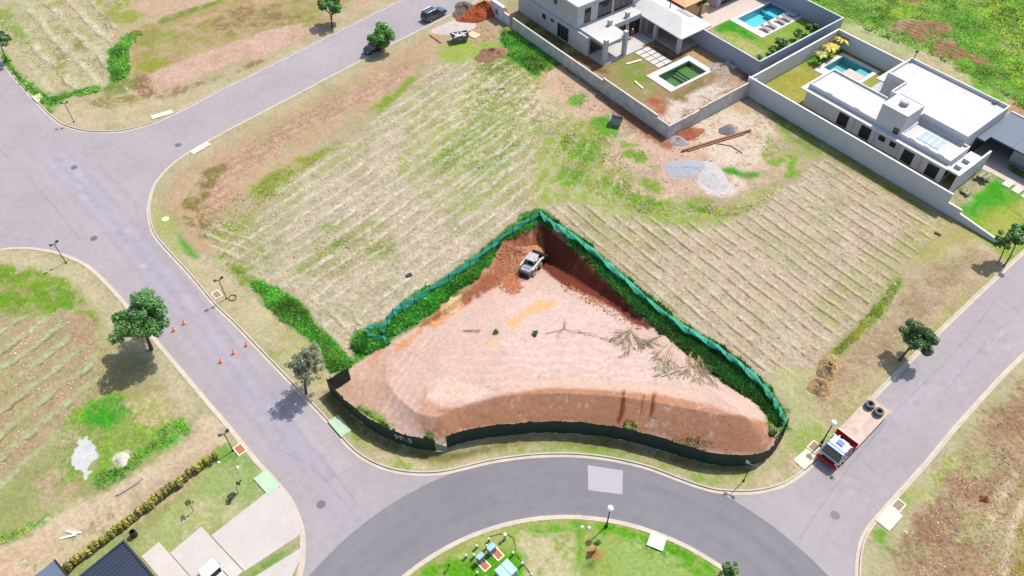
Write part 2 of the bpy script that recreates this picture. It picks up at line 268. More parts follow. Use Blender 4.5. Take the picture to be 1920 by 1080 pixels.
# eastern bank and verge
L([(1560, 700), (1600, 640), (1650, 590), (1700, 530), (1760, 490), (1830, 470), (1880, 490), (1800, 570), (1740, 620), (1680, 690), (1620, 740), (1560, 800), (1530, 800), (1535, 740)], S(190, 168, 134), br=.05, rough=.6)
L([(1600, 660), (1680, 560), (1760, 500), (1800, 500), (1720, 600), (1650, 680), (1600, 730)], S(172, 146, 120), br=.45)
L([(1580, 740), (1650, 690), (1700, 670), (1660, 720), (1600, 780), (1560, 820), (1550, 790)], S(190, 182, 132), br=.15)
L([(1760, 600), (1900, 480), (1920, 470), (1800, 580), (1700, 670), (1690, 660)], S(184, 176, 112), br=.2)
L([(1536, 688), (1556, 660), (1590, 626), (1622, 592), (1650, 560), (1676, 524), (1694, 528), (1666, 574), (1628, 616), (1596, 646), (1566, 676)], S(126, 152, 30), rough=.8, w=.5, br=.08)
L([(1524, 742), (1534, 712), (1552, 690), (1580, 672), (1584, 690), (1560, 716), (1548, 742), (1536, 752)], S(150, 116, 70), br=.25, rough=.9)
L([(1548, 690), (1574, 668), (1580, 680), (1556, 712)], S(210, 178, 130), br=.3)
L([(1530, 736), (1546, 716), (1560, 718), (1548, 746)], S(206, 172, 126), br=.3)
L([(1440, 700), (1500, 690), (1540, 700), (1530, 760), (1550, 800), (1520, 860), (1470, 900), (1480, 780)], S(188, 188, 134), br=.1)
L([(1466, 880), (1480, 830), (1510, 850), (1500, 880)], S(214, 194, 164), br=.3)
L([(1480, 830), (1530, 800), (1540, 822), (1506, 850)], S(164, 180, 96), br=.3)
# verge south of the dark fence
L([(606, 735), (640, 800), (700, 848), (780, 872), (860, 868), (960, 844), (1060, 838), (1170, 850), (1280, 884), (1390, 906), (1460, 890), (1480, 820), (1440, 880), (1380, 880), (1250, 850), (1100, 820), (960, 820), (830, 845), (700, 800), (640, 740)], S(180, 186, 112), br=.06, w=.6)
for p in ([(740, 850), (790, 862), (780, 878), (730, 866)], [(850, 850), (910, 846), (900, 862), (860, 868)], [(1420, 890), (1460, 880), (1450, 906), (1420, 908)], [(700, 842), (720, 850), (716, 858)]): L(p, S(214, 196, 160), br=.15)
for p in ([(666, 818), (690, 826), (684, 840), (668, 834)], [(960, 842), (1060, 832), (1100, 838), (1060, 846), (980, 850)], [(1120, 846), (1240, 870), (1220, 880), (1130, 856)], [(1300, 890), (1360, 900), (1350, 912), (1300, 904)], [(746, 862), (770, 866), (766, 880), (746, 876)]): L(p, S(140, 178, 66), br=.25)
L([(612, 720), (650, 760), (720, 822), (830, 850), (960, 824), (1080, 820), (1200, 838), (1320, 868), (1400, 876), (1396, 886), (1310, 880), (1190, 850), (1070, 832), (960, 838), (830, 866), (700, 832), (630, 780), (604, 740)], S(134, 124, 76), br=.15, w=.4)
# western verge and tall grass along the field edge
L([(380, 480), (470, 545), (520, 600), (600, 690), (620, 720), (600, 740), (540, 690), (470, 620), (400, 550), (350, 490)], S(204, 192, 152), br=.06)
L([(560, 620), (610, 700), (600, 720), (560, 700), (520, 640)], S(182, 182, 116), br=.3)
L([(494, 640), (520, 664), (530, 690), (510, 676)], S(170, 178, 96), br=.3)
L([(304, 408), (320, 408), (330, 424), (346, 450), (366, 474), (372, 484), (358, 482), (338, 458), (318, 426)], S(64, 168, 34), w=.35, f=.6)
L([(290, 400), (330, 410), (330, 470), (300, 450)], S(176, 182, 112), br=.2)
L([(408, 474), (440, 490), (480, 530), (474, 540), (440, 516), (412, 490)], S(120, 152, 40), br=.2, rough=.9)
L([(470, 528), (500, 530), (532, 546), (574, 576), (590, 606), (622, 634), (656, 672), (668, 678), (652, 694), (624, 702), (610, 690), (592, 650), (552, 620), (514, 588), (484, 556)], S(44, 136, 20), rough=1.0, w=.5, f=.4)
L([(470, 528), (500, 530), (532, 546), (560, 566), (540, 580), (500, 556)], S(66, 166, 26), br=.4)
# grass belt between the net and the cut
L([(662, 655), (664, 625), (690, 612), (722, 600), (770, 556), (840, 515), (900, 468), (960, 418), (1010, 392), (1062, 424), (1112, 462), (1172, 514), (1234, 566), (1292, 612), (1345, 642), (1396, 682), (1446, 730), (1480, 785), (1462, 812), (1440, 780), (1400, 745), (1340, 705), (1280, 655), (1225, 614), (1180, 572), (1120, 512), (1075, 465), (1040, 430), (1012, 420), (985, 428), (958, 444), (930, 474), (900, 520), (840, 568), (780, 612), (720, 648), (690, 668), (668, 680)], S(44, 128, 30), rough=1.0, w=.8, f=.35)
L([(664, 660), (666, 630), (690, 620), (720, 640), (700, 664), (676, 676)], S(70, 150, 26), rough=.8, w=.3)
# the clay lot
L(PIT, S(226, 193, 177), world=True, smooth=False, f=.25, w=.35, rough=.12)
L([(700, 690), (760, 640), (840, 590), (900, 550), (960, 520), (1000, 505), (1040, 490), (1080, 530), (1150, 575), (1200, 625), (1290, 690), (1380, 745), (1400, 775), (1250, 745), (1100, 728), (960, 735), (860, 750), (820, 740), (800, 700)], SOIL, rough=.1, w=.8, f=1.2)
L([(1000, 540), (1100, 560), (1200, 650), (1300, 730), (1180, 730), (1050, 720), (960, 690), (940, 600)], S(232, 204, 194), br=.15, a=.8, w=1.5)
stripes([(660, 760), (700, 680), (800, 620), (830, 680), (800, 760), (780, 800), (700, 780)], (700, 780), (800, 650), .9, S(238, 206, 190), S(208, 166, 146), a=.8, h=.03, wob=.6)
stripes([(830, 660), (1100, 640), (1300, 740), (1130, 735), (960, 740), (850, 750)], (830, 710), (1180, 700), 1.3, S(246, 222, 210), S(222, 186, 172), a=.55, h=.03, wob=.7)
L([(640, 735), (660, 700), (720, 656), (760, 640), (740, 690), (720, 760), (690, 780)], S(216, 176, 152), br=.3)
# embankment face below the rim
L([(806, 774), (850, 780), (900, 770), (960, 754), (1040, 744), (1130, 748), (1200, 755), (1300, 772), (1380, 802), (1416, 800), (1446, 800), (1440, 846), (1380, 852), (1320, 846), (1250, 826), (1180, 808), (1060, 794), (960, 798), (880, 808), (838, 824), (806, 826), (790, 800)], S(197, 143, 112), w=.35, f=.35, br=.02)
L([(790, 740), (806, 720), (815, 770), (830, 790), (806, 810), (790, 790)], S(216, 168, 142), br=.15)
L([(1180, 760), (1260, 770), (1300, 790), (1280, 820), (1200, 800)], S(202, 146, 114), br=.4)
L([(1164, 748), (1170, 748), (1168, 775), (1160, 796), (1158, 790)], S(140, 70, 44), w=.25, f=.2, z=-.15)
L([(1219, 752), (1224, 753), (1222, 780), (1216, 800), (1214, 790)], S(140, 70, 44), w=.25, f=.2, z=-.15)
L([(1201, 760), (1204, 760), (1200, 786), (1197, 786)], S(150, 84, 56), w=.15, f=.2, z=-.08)
L([(800, 720), (900, 742), (900, 758), (850, 768), (818, 762)], S(240, 210, 190), br=.15)
L([(1010, 731), (1130, 730), (1300, 752), (1300, 762), (1130, 744), (1040, 740)], S(240, 200, 178), w=.2, br=.1)
# cut faces in red soil, the east one much darker
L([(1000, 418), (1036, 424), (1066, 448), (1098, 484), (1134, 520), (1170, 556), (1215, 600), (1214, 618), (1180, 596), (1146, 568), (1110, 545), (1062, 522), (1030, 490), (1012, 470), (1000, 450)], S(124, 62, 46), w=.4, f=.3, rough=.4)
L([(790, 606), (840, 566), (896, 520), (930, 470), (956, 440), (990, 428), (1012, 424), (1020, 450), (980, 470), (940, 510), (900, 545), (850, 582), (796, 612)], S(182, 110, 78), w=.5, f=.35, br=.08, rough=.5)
L([(700, 672), (760, 634), (830, 592), (826, 600), (770, 644), (712, 680)], S(226, 160, 116), br=.3)
L([(940, 520), (930, 490), (950, 458), (990, 444), (1016, 458), (1008, 480), (985, 500), (970, 530), (952, 540)], S(190, 120, 86), br=.1, rough=.9, z=.35)
L([(1070, 516), (1110, 540), (1130, 560), (1090, 540)], S(206, 130, 88), br=.3, rough=.6)
L([(948, 606), (960, 590), (985, 570), (1010, 552), (1034, 550), (1040, 566), (1010, 576), (985, 592), (965, 612)], S(246, 190, 134), w=.5, br=.1)
L([(914, 646), (928, 644), (930, 656), (918, 658)], S(246, 196, 156), w=.2)
L([(838, 562), (866, 556), (862, 574), (840, 580)], S(246, 200, 150), br=.2)
for p in ([(670, 764), (690, 766), (740, 800), (730, 812), (700, 794), (680, 780)], [(1436, 792), (1452, 790), (1456, 815), (1440, 812)], [(1410, 742), (1440, 752), (1460, 790), (1444, 790), (1424, 766)]): L(p, S(110, 160, 50), br=.12, rough=.9, w=.4)
# ---- gardens and building plots
L([(1256, 240), (1412, 148), (1333, 60), (1200, 0), (980, 0), (960, 45), (1112, 140)], S(168, 140, 104), w=.1, smooth=False, br=.03)
L([(975, 48), (1010, 60), (1100, 108), (1132, 124), (1150, 140), (1112, 132), (1010, 66)], S(132, 98, 62), w=.3, br=.1)
L([(990, 40), (1020, 50), (1060, 78), (1090, 100), (1080, 102), (1030, 72), (985, 52)], S(84, 110, 40), w=.3, br=.2, rough=.6)
L([(1135, 124), (1190, 100), (1230, 130), (1212, 146), (1240, 170), (1200, 185), (1160, 160)], S(156, 150, 92), br=.25)
L([(1160, 120), (1200, 120), (1210, 150), (1180, 150)], S(128, 156, 60), br=.4)
L([(1200, 92), (1260, 100), (1290, 98), (1260, 125), (1250, 128)], S(96, 84, 48), br=.1)
L([(1284, 98), (1330, 84), (1366, 106), (1350, 122), (1330, 130)], S(206, 172, 124), br=.15)
L([(1240, 200), (1270, 180), (1330, 160), (1370, 132), (1400, 150), (1330, 190), (1258, 230)], S(228, 210, 196), br=.15)
L([(1336, 134), (1376, 110), (1410, 145), (1370, 165), (1340, 160)], S(190, 158, 132), br=.35, rough=.9)
L([(1212, 190), (1230, 184), (1252, 196), (1246, 214), (1232, 210)], RED, br=.08, w=.5)
L([(1395, 130), (1410, 140), (1402, 152), (1388, 146)], S(170, 96, 70), br=.2)
L([(1260, 178), (1330, 140), (1336, 150), (1290, 176), (1280, 190)], S(140, 128, 80), br=.3)
LAWN_P = [(1427, 137), (1335, 52), (1368, 38), (1429, 74), (1508, 30), (1480, 10), (1520, 6), (1580, 58), (1577, 62)]
L([(1427, 140), (1345, 58), (1335, 50), (1368, 37), (1429, 72), (1509, 30), (1470, 0), (1510, -10), (1560, 30), (1585, 55)], S(140, 176, 60), w=.1, smooth=False)
L([(1340, 54), (1368, 39), (1400, 56), (1420, 72), (1400, 74), (1370, 58), (1350, 60)], S(54, 160, 20), w=.4, f=.6)
L([(1360, 64), (1400, 72), (1420, 90), (1430, 110), (1390, 96)], S(184, 186, 108), br=.2, f=1)
L([(1440, 100), (1480, 80), (1510, 66), (1540, 50), (1545, 70), (1480, 106), (1440, 128)], S(96, 160, 36), br=.2)
L([(1412, 150), (1560, 62), (1700, 122), (1640, 170), (1520, 200), (1500, 200)], S(168, 172, 76), w=.1, smooth=False)
L([(1500, 96), (1560, 66), (1600, 90), (1575, 100), (1530, 122)], S(84, 156, 34), br=.15, f=.8)
L([(1640, 100), (1690, 125), (1672, 136), (1630, 120)], S(104, 112, 60), br=.1)
L([(1440, 150), (1500, 130), (1520, 150), (1500, 190), (1470, 170)], S(172, 170, 70), br=.2)
L([(1776, 390), (1806, 374), (1800, 356), (1860, 312), (1900, 336), (1990, 400), (1990, 440), (1900, 500), (1866, 470)], S(140, 176, 52), w=.1, smooth=False)
L([(1800, 388), (1830, 360), (1866, 332), (1910, 352), (1900, 376), (1850, 392), (1820, 410)], S(66, 168, 14), w=.8, f=1.0)
L([(1850, 410), (1930, 380), (1960, 420), (1900, 470), (1866, 455)], S(176, 182, 84), br=.2)
L([(1778, 386), (1800, 356), (1858, 312), (1872, 326), (1836, 356), (1806, 382)], S(178, 172, 132), w=.2, br=.1, rough=.8)
# rough grass east of the houses
L([(1500, -60), (1990, -60), (1990, 220), (1900, 200), (1820, 160), (1740, 112), (1660, 82), (1585, 46)], S(110, 172, 34), br=.04, w=1.2, rough=.9)
L([(1580, 60), (1600, 46), (1650, 52), (1720, 96), (1790, 140), (1820, 172), (1790, 160), (1710, 108), (1640, 84)], S(186, 190, 140), br=.06, w=.8)
L([(1720, 104), (1750, 96), (1800, 130), (1820, 156), (1780, 148)], S(206, 188, 150), br=.2)
for p in ([(1560, -20), (1700, 0), (1690, 40), (1600, 30)], [(1760, 30), (1860, 20), (1900, 70), (1860, 110), (1790, 80)], [(1840, 120), (1920, 130), (1940, 180), (1880, 180)]): L(p, S(64, 150, 26), br=.4, a=.8)
for p in ([(1640, 0), (1760, 10), (1720, 36), (1650, 24)], [(1800, 0), (1920, 20), (1940, 90), (1900, 90)], [(1870, 90), (1930, 90), (1960, 150), (1930, 190)]): L(p, S(156, 186, 46), br=.35)
for p in ([(1668, 42), (1710, 38), (1776, 44), (1782, 58), (1760, 70), (1730, 80), (1690, 62), (1672, 58)], [(1752, 74), (1790, 78), (1802, 96), (1796, 112), (1766, 104), (1750, 94)], [(1800, 96), (1850, 112), (1862, 124), (1826, 118)], [(1690, -6), (1726, -6), (1722, 4), (1696, 4)]):
    L(p, S(158, 112, 82), br=.18, rough=.9, z=.2)
    stripes(p, (1680, 46), (1800, 84), 1.1, S(206, 166, 134), S(110, 78, 52), a=.8, h=.18, wob=.5, w=.4)
L([(1890, 190), (1920, 200), (1940, 240), (1900, 222)], S(196, 150, 112), br=.25)
# ---- south-west lot
L([(-40, 480), (60, 474), (120, 490), (180, 530), (230, 600), (290, 660), (370, 760), (420, 830), (380, 800), (280, 700), (200, 600), (130, 530), (-40, 520)], S(204, 192, 156), br=.05)
L([(-40, 505), (60, 505), (120, 525), (165, 570), (185, 610), (120, 600), (50, 590), (-40, 600)], S(138, 162, 58), br=.2, w=1.2, rough=.6)
for p in ([(-20, 560), (40, 552), (60, 580), (0, 600)], [(60, 540), (110, 530), (150, 580), (100, 590)], [(0, 510), (60, 512), (40, 530), (0, 530)]): L(p, S(112, 158, 38), br=.3)
SWS = [(-60, 600), (60, 600), (140, 590), (190, 640), (210, 700), (180, 760), (100, 830), (0, 920), (-60, 960)]
L(SWS, S(184, 168, 126), w=1.3, br=.05)
stripes(SWS, (0, 755), (110, 670), 2.5, S(186, 204, 152), S(180, 154, 122), a=1.0, line=S(130, 122, 78), h=.12, wob=.22, band=.24)
L([(110, 590), (150, 592), (180, 620), (160, 650), (120, 620)], S(186, 156, 126), br=.25)
L([(180, 640), (240, 650), (290, 680), (300, 740), (220, 740), (190, 700)], S(176, 166, 116), br=.1)
L([(130, 780), (200, 740), (260, 740), (340, 790), (330, 810), (260, 830), (220, 870), (170, 900), (100, 920), (110, 860)], S(134, 172, 60), br=.2, w=1.4, rough=.7)
for p in ([(160, 770), (210, 745), (250, 760), (220, 800), (170, 810)], [(100, 850), (140, 830), (150, 880), (110, 880)], [(310, 796), (340, 788), (358, 806), (330, 830), (280, 850), (240, 890), (190, 916), (176, 900), (230, 860), (280, 830)], [(-20, 1010), (20, 1000), (60, 982), (92, 970), (90, 980), (40, 1004), (-20, 1034)]): L(p, S(70, 164, 30), br=.08, w=.7, rough=.8)
L([(240, 750), (300, 740), (330, 780), (280, 800), (250, 780)], S(196, 184, 128), br=.35)
L([(60, 870), (130, 800), (160, 820), (120, 900), (60, 950), (0, 980), (-40, 990)], S(158, 166, 104), br=.25)
L([(60, 900), (120, 880), (140, 920), (80, 940)], S(196, 170, 140), br=.4)
DIRT = [(410, 786), (376, 782), (350, 830), (290, 866), (210, 916), (150, 940), (80, 985), (30, 1012), (-40, 1036), (-60, 1130), (90, 1100), (130, 1068), (240, 992), (330, 926), (398, 856), (420, 820)]
L(DIRT, S(220, 198, 168), w=.8, br=.02, rough=.35)
L([(300, 900), (390, 830), (400, 846), (320, 920), (240, 980), (200, 990)], S(204, 180, 150), br=.4)
L([(0, 1040), (100, 1000), (110, 1040), (40, 1080), (-20, 1090)], S(226, 192, 162), br=.3)
L([(148, 840), (156, 822), (170, 826), (182, 848), (180, 866), (166, 888), (158, 896), (144, 880), (138, 862)], S(226, 226, 226), w=.9, f=.12, rough=.05)
L([(212, 862), (218, 850), (236, 846), (250, 850), (244, 862), (232, 872), (220, 876)], S(244, 232, 216), w=.4, f=.25)
L([(430, 830), (470, 862), (520, 914), (540, 930), (400, 1004), (320, 1034), (262, 1040), (230, 1040), (300, 970), (380, 890), (404, 850)], S(172, 184, 116), w=.2, smooth=False, f=.3)
L([(410, 850), (450, 850), (470, 880), (430, 900)], S(128, 168, 80), br=.25)
L([(380, 900), (440, 880), (500, 920), (440, 950)], S(160, 182, 108), br=.3)
L([(340, 960), (400, 940), (440, 960), (390, 990), (340, 1000)], S(200, 196, 146), br=.35)
L([(118, 1076), (240, 996), (236, 1014), (150, 1080)], S(160, 176, 112), w=.2)
L([(456, 1076), (470, 1066), (556, 1016), (562, 1024), (540, 1040), (490, 1078), (470, 1100)], S(116, 160, 66), w=.15, smooth=False)
# ---- the roundabout island
L([(780, 1090), (860, 1030), (960, 990), (1080, 980), (1160, 992), (1260, 1030), (1340, 1070), (1340, 1130), (780, 1130)], S(160, 182, 92), br=.1, w=1)
L([(985, 1000), (1080, 992), (1090, 1060), (1070, 1100), (990, 1110), (970, 1040)], S(206, 196, 152), br=.18, w=1.2)
for p in ([(820, 1048), (870, 1050), (880, 1080), (800, 1080), (795, 1068)], [(860, 1060), (960, 1030), (985, 1060), (960, 1100), (860, 1100)], [(1072, 976), (1096, 976), (1098, 1010), (1092, 1060), (1076, 1064), (1078, 1010)], [(1000, 990), (1070, 986), (1066, 998), (1010, 1002)], [(1124, 986), (1150, 984), (1146, 1000), (1130, 1002)], [(1150, 990), (1230, 1008), (1320, 1050), (1340, 1070), (1310, 1066), (1220, 1030), (1160, 1006)], [(1190, 1024), (1260, 1040), (1340, 1076), (1330, 1090), (1250, 1060)]): L(p, S(96, 168, 22), br=.14, w=.8, rough=.6)
L([(1160, 1010), (1240, 1040), (1300, 1080), (1200, 1090), (1140, 1040)], S(158, 186, 104), br=.3)
L([(1092, 1000), (1116, 1010), (1116, 1046), (1094, 1040)], S(198, 170, 112), br=.2)
L([(880, 1010), (930, 1000), (940, 1012), (880, 1040), (850, 1040)], S(176, 184, 110), br=.3)
L([(1100, 1036), (1116, 1030), (1128, 1040), (1114, 1050)], S(196, 116, 76), w=.2)
L([(1098, 1056), (1116, 1050), (1112, 1064), (1096, 1064)], S(46, 110, 44), w=.3)
# ---- south-east lot
L([(1800, 830), (1960, 690), (1990, 900), (1960, 1130), (1680, 1130), (1690, 1020), (1740, 930)], S(176, 150, 114), br=.1, w=1.6, rough=.8)
for p in ([(1750, 920), (1850, 850), (1880, 900), (1800, 960), (1740, 980)], [(1700, 1000), (1790, 950), (1820, 1010), (1740, 1060), (1690, 1050)], [(1830, 800), (1920, 720), (1960, 740), (1880, 830)], [(1740, 1030), (1830, 1010), (1820, 1090), (1720, 1100)]): L(p, S(160, 126, 96), br=.42, rough=.9)
for p in ([(1800, 880), (1860, 850), (1870, 880), (1820, 900)], [(1800, 980), (1880, 960), (1880, 1010), (1810, 1020)], [(1770, 860), (1830, 830), (1840, 860), (1790, 880)], [(1850, 1050), (1880, 1010), (1890, 1060)]): L(p, S(176, 172, 116), br=.3)
L([(1880, 1100), (1886, 1030), (1896, 980), (1912, 940), (1960, 880), (1990, 1000), (1960, 1120)], S(158, 142, 66), br=.12, rough=.8)
L([(1876, 1100), (1882, 1040), (1890, 1000), (1904, 960), (1930, 920), (1936, 928), (1912, 968), (1900, 1004), (1892, 1050), (1888, 1100)], S(220, 198, 170), w=.3, br=.05)
L([(1856, 970), (1876, 920), (1900, 890), (1904, 896), (1882, 930), (1866, 972)], S(214, 198, 160), w=.3, br=.15)
L([(1684, 936), (1700, 930), (1696, 948), (1686, 946)], S(110, 172, 50), br=.1)
L([(1640, 1000), (1660, 1000), (1654, 1014), (1636, 1014)], S(120, 172, 60), br=.15)
L([(1712, 920), (1760, 880), (1800, 840), (1790, 870), (1740, 930), (1706, 950)], S(172, 178, 104), br=.25)

# mottling of the rough ground: straw litter, bare clay, regrowth
wild = (BD > 0) & (BID != 3) & (sdf(PIT, X, Y) < .3)
ma = fbm(X, Y, 2.3, 61, 4); mb = fbm(X, Y, 3.7, 71, 4); mc = fbm(X, Y, 1.3, 81, 3)
for nz_, cc_, am in ((ma, S(206, 194, 160), .40), (mb, S(132, 154, 66), .27), (mc, S(196, 160, 130), .26), (-ma, S(164, 146, 108), .25)):
    k_ = sstep(.05, .6, nz_) * am * wild * np.clip(.4 + ROUGH, .3, .9); C += (cc_ - C) * k_[:, None]
# relief
Z += ROUGH * (.035 * n1 + .055 * n04 + .05 * n02)
fine = 1 + (.12 * n04 + .17 * n02) * np.clip(ROUGH * 1.9, .22, 1.2)
C *= fine[:, None]
pz, pd = pit_z(X, Y)
inp = sstep(-.3, .3, pd)
Z = Z * (1 - inp * .6) + pz * (1 + .0 * n1) + np.where(pd > .4, .05 * n1 + .02 * n04, 0) * np.clip(pd, 0, 1)
POOLS = []
def FR(ox, oy, deg):
    a = R(deg); return np.array([ox, oy]), np.array([math.cos(a), math.sin(a)]), np.array([-math.sin(a), math.cos(a)]), a
fW = FR(37.029, 102.706, -51.387); fC = FR(22.829, 91.687, 127.294); fP = FR(39.068, 107.028, 37.858); fB = FR(-35.459, 29.324, -40.846); fT = FR(32.897, 37.962, 41.79)
def wl(f, u, v): return f[0] + f[1] * u + f[2] * v
def rect(f, u0, u1, v0, v1): return np.array([wl(f, u0, v0), wl(f, u1, v0), wl(f, u1, v1), wl(f, u0, v1)])
POOLS += [rect(fC, 8.4, 12.35, -17.2, -10.05), rect(fP, 11.35, 20.35, 10.15, 14.0), rect(fW, 2.75, 8.5, 15.2, 20.6)]

for P in POOLS:
    i = sub(P, 1); d = sdf(P, X[i], Y[i]); Z[i] = np.where(d > -.18, -1.9, Z[i])
# meet the kerbs
cell = np.maximum(zc / 960 * .9, .05).repeat(NX)
snap = (BD > -.9 * cell) & (BD < .09)
mv = np.where(snap, .1 - BD, 0); XX = X + BGX * mv; YY = Y + BGY * mv
Z = np.where((BD > 0) & (BD < .4), np.minimum(Z, .02), Z)
Z = np.where((BD <= 0) & ~snap, -.35, Z); Z = np.where(snap, -.005, Z)
C = np.clip(C, .004, .9)

def np_mesh(name, V, F, color=None, smooth=False, attr='Col'):
    me = bpy.data.meshes.new(name); V = np.asarray(V, np.float32); F = np.asarray(F, np.int32); k = F.shape[1]
    me.vertices.add(len(V)); me.vertices.foreach_set('co', V.ravel())
    me.loops.add(F.size); me.loops.foreach_set('vertex_index', F.ravel())
    me.polygons.add(len(F)); me.polygons.foreach_set('loop_start', np.arange(0, F.size, k, dtype=np.int32))
    me.update(calc_edges=True)
    if smooth: me.polygons.foreach_set('use_smooth', np.ones(len(F), bool))
    if color is not None:
        a = me.color_attributes.new(attr, 'FLOAT_COLOR', 'POINT')
        a.data.foreach_set('color', np.c_[color, np.ones(len(V))].astype(np.float32).ravel())
    me.validate(); return me
def grid_faces(keep):
    idx = np.arange(NX * NY).reshape(NY, NX)
    q = np.stack([idx[:-1, :-1], idx[:-1, 1:], idx[1:, 1:], idx[1:, :-1]], -1).reshape(-1, 4)
    return q[keep[q].any(1)]
def compact(V, F, Cc):
    used = np.zeros(len(V), bool); used[F] = True; m = np.cumsum(used) - 1
    return V[used], m[F], Cc[used]

# ------------------------------------------------------------------ materials
def nodes(name):
    m = bpy.data.materials.new(name); m.use_nodes = True; t = m.node_tree; b = t.nodes['Principled BSDF']; return m, t, b
def N(t, kind, **kw):
    n = t.nodes.new(kind)
    for k, v in kw.items():
        if k.startswith('i_'): n.inputs[int(k[2:]) if k[2:].isdigit() else k[2:]].default_value = v
        else: setattr(n, k, v)
    return n
def noise_mul(t, src, amounts):
    """multiply a colour by world-space noise at several scales"""
    geo = N(t, 'ShaderNodeNewGeometry')
    for sc, lo, hi, det in amounts:
        nz = N(t, 'ShaderNodeTexNoise'); nz.inputs['Scale'].default_value = sc; nz.inputs['Detail'].default_value = det; nz.inputs['Roughness'].default_value = .65
        t.links.new(geo.outputs['Position'], nz.inputs['Vector'])
        mr = N(t, 'ShaderNodeMapRange'); mr.inputs[1].default_value = .3; mr.inputs[2].default_value = .7; mr.inputs[3].default_value = lo; mr.inputs[4].default_value = hi
        t.links.new(nz.outputs[0], mr.inputs[0])
        mx = N(t, 'ShaderNodeMix', data_type='RGBA', blend_type='MULTIPLY'); mx.inputs[0].default_value = 1
        t.links.new(src, mx.inputs[6]); t.links.new(mr.outputs[0], mx.inputs[7]); src = mx.outputs[2]
    return src, nz.outputs[0]
def attr_mat(name, amounts, rough=.95, bump=.0, bscale=5.0, spec=.15, attr='Col'):
    m, t, b = nodes(name)
    a = N(t, 'ShaderNodeAttribute', attribute_name=attr)
    c, _ = noise_mul(t, a.outputs[0], amounts)
    t.links.new(c, b.inputs['Base Color']); b.inputs['Roughness'].default_value = rough; b.inputs['Specular IOR Level'].default_value = spec
    if bump:
        geo = N(t, 'ShaderNodeNewGeometry'); nz = N(t, 'ShaderNodeTexNoise'); nz.inputs['Scale'].default_value = bscale; nz.inputs['Detail'].default_value = 6; nz.inputs['Roughness'].default_value = .7
        t.links.new(geo.outputs['Position'], nz.inputs['Vector'])
        bp = N(t, 'ShaderNodeBump'); bp.inputs['Strength'].default_value = bump; bp.inputs['Distance'].default_value = .12
        t.links.new(nz.outputs[0], bp.inputs['Height']); t.links.new(bp.outputs[0], b.inputs['Normal'])
    return m
MATS = {}
def mat(name, col, rough=.7, metal=0.0, var=.12, scale=1.5, spec=.4, coat=0.0):
    if name in MATS: return MATS[name]
    m, t, b = nodes(name); rgb = N(t, 'ShaderNodeRGB'); rgb.outputs[0].default_value = (*col, 1)
    c, _ = noise_mul(t, rgb.outputs[0], [(scale, 1 - var, 1 + var * .5, 5), (scale * 9, 1 - var * .5, 1 + var * .4, 3)])
    t.links.new(c, b.inputs['Base Color']); b.inputs['Roughness'].default_value = rough; b.inputs['Metallic'].default_value = metal; b.inputs['Specular IOR Level'].default_value = spec
    if coat: b.inputs['Coat Weight'].default_value = coat; b.inputs['Coat Roughness'].default_value = .08
    MATS[name] = m; return m
def water_mat(name, tint, rough=.03):
    m, t, b = nodes(name); t.nodes.remove(b); out = t.nodes['Material Output']
    tr = N(t, 'ShaderNodeBsdfTransparent'); tr.inputs[0].default_value = (*tint, 1)
    gl = N(t, 'ShaderNodeBsdfGlossy'); gl.inputs['Roughness'].default_value = rough
    fr = N(t, 'ShaderNodeFresnel'); fr.inputs[0].default_value = 1.33
    geo = N(t, 'ShaderNodeNewGeometry'); nz = N(t, 'ShaderNodeTexNoise'); nz.inputs['Scale'].default_value = 2.2; nz.inputs['Detail'].default_value = 3
    t.links.new(geo.outputs['Position'], nz.inputs['Vector']); bp = N(t, 'ShaderNodeBump'); bp.inputs['Strength'].default_value = .15; bp.inputs['Distance'].default_value = .1
    t.links.new(nz.outputs[0], bp.inputs['Height']); t.links.new(bp.outputs[0], gl.inputs['Normal']); t.links.new(bp.outputs[0], fr.inputs['Normal'])
    mx = N(t, 'ShaderNodeMixShader'); t.links.new(fr.outputs[0], mx.inputs[0]); t.links.new(tr.outputs[0], mx.inputs[1]); t.links.new(gl.outputs[0], mx.inputs[2]); t.links.new(mx.outputs[0], out.inputs[0])
    return m
def leaf_mat(name, trans=.3):
    m, t, b = nodes(name); t.nodes.remove(b); out = t.nodes['Material Output']
    a = N(t, 'ShaderNodeAttribute', attribute_name='Col')
    d = N(t, 'ShaderNodeBsdfDiffuse'); tl = N(t, 'ShaderNodeBsdfTranslucent'); gl = N(t, 'ShaderNodeBsdfGlossy'); gl.inputs['Roughness'].default_value = .5; gl.inputs[0].default_value = (.8, .85, .8, 1)
    mx = N(t, 'ShaderNodeMixShader'); mx.inputs[0].default_value = trans; m2 = N(t, 'ShaderNodeMixShader'); m2.inputs[0].default_value = .05
    t.links.new(a.outputs[0], d.inputs[0]); t.links.new(a.outputs[0], tl.inputs[0])
    t.links.new(d.outputs[0], mx.inputs[1]); t.links.new(tl.outputs[0], mx.inputs[2]); t.links.new(mx.outputs[0], m2.inputs[1]); t.links.new(gl.outputs[0], m2.inputs[2]); t.links.new(m2.outputs[0], out.inputs[0])
    return m
M_GROUND = attr_mat('ground_cover', [(.35, .94, 1.06, 3), (2.6, .88, 1.10, 6), (11, .87, 1.11, 4)], bump=.35, bscale=7)
M_LEAF = leaf_mat('leaves'); M_GRASS = leaf_mat('grass_blades', .25)

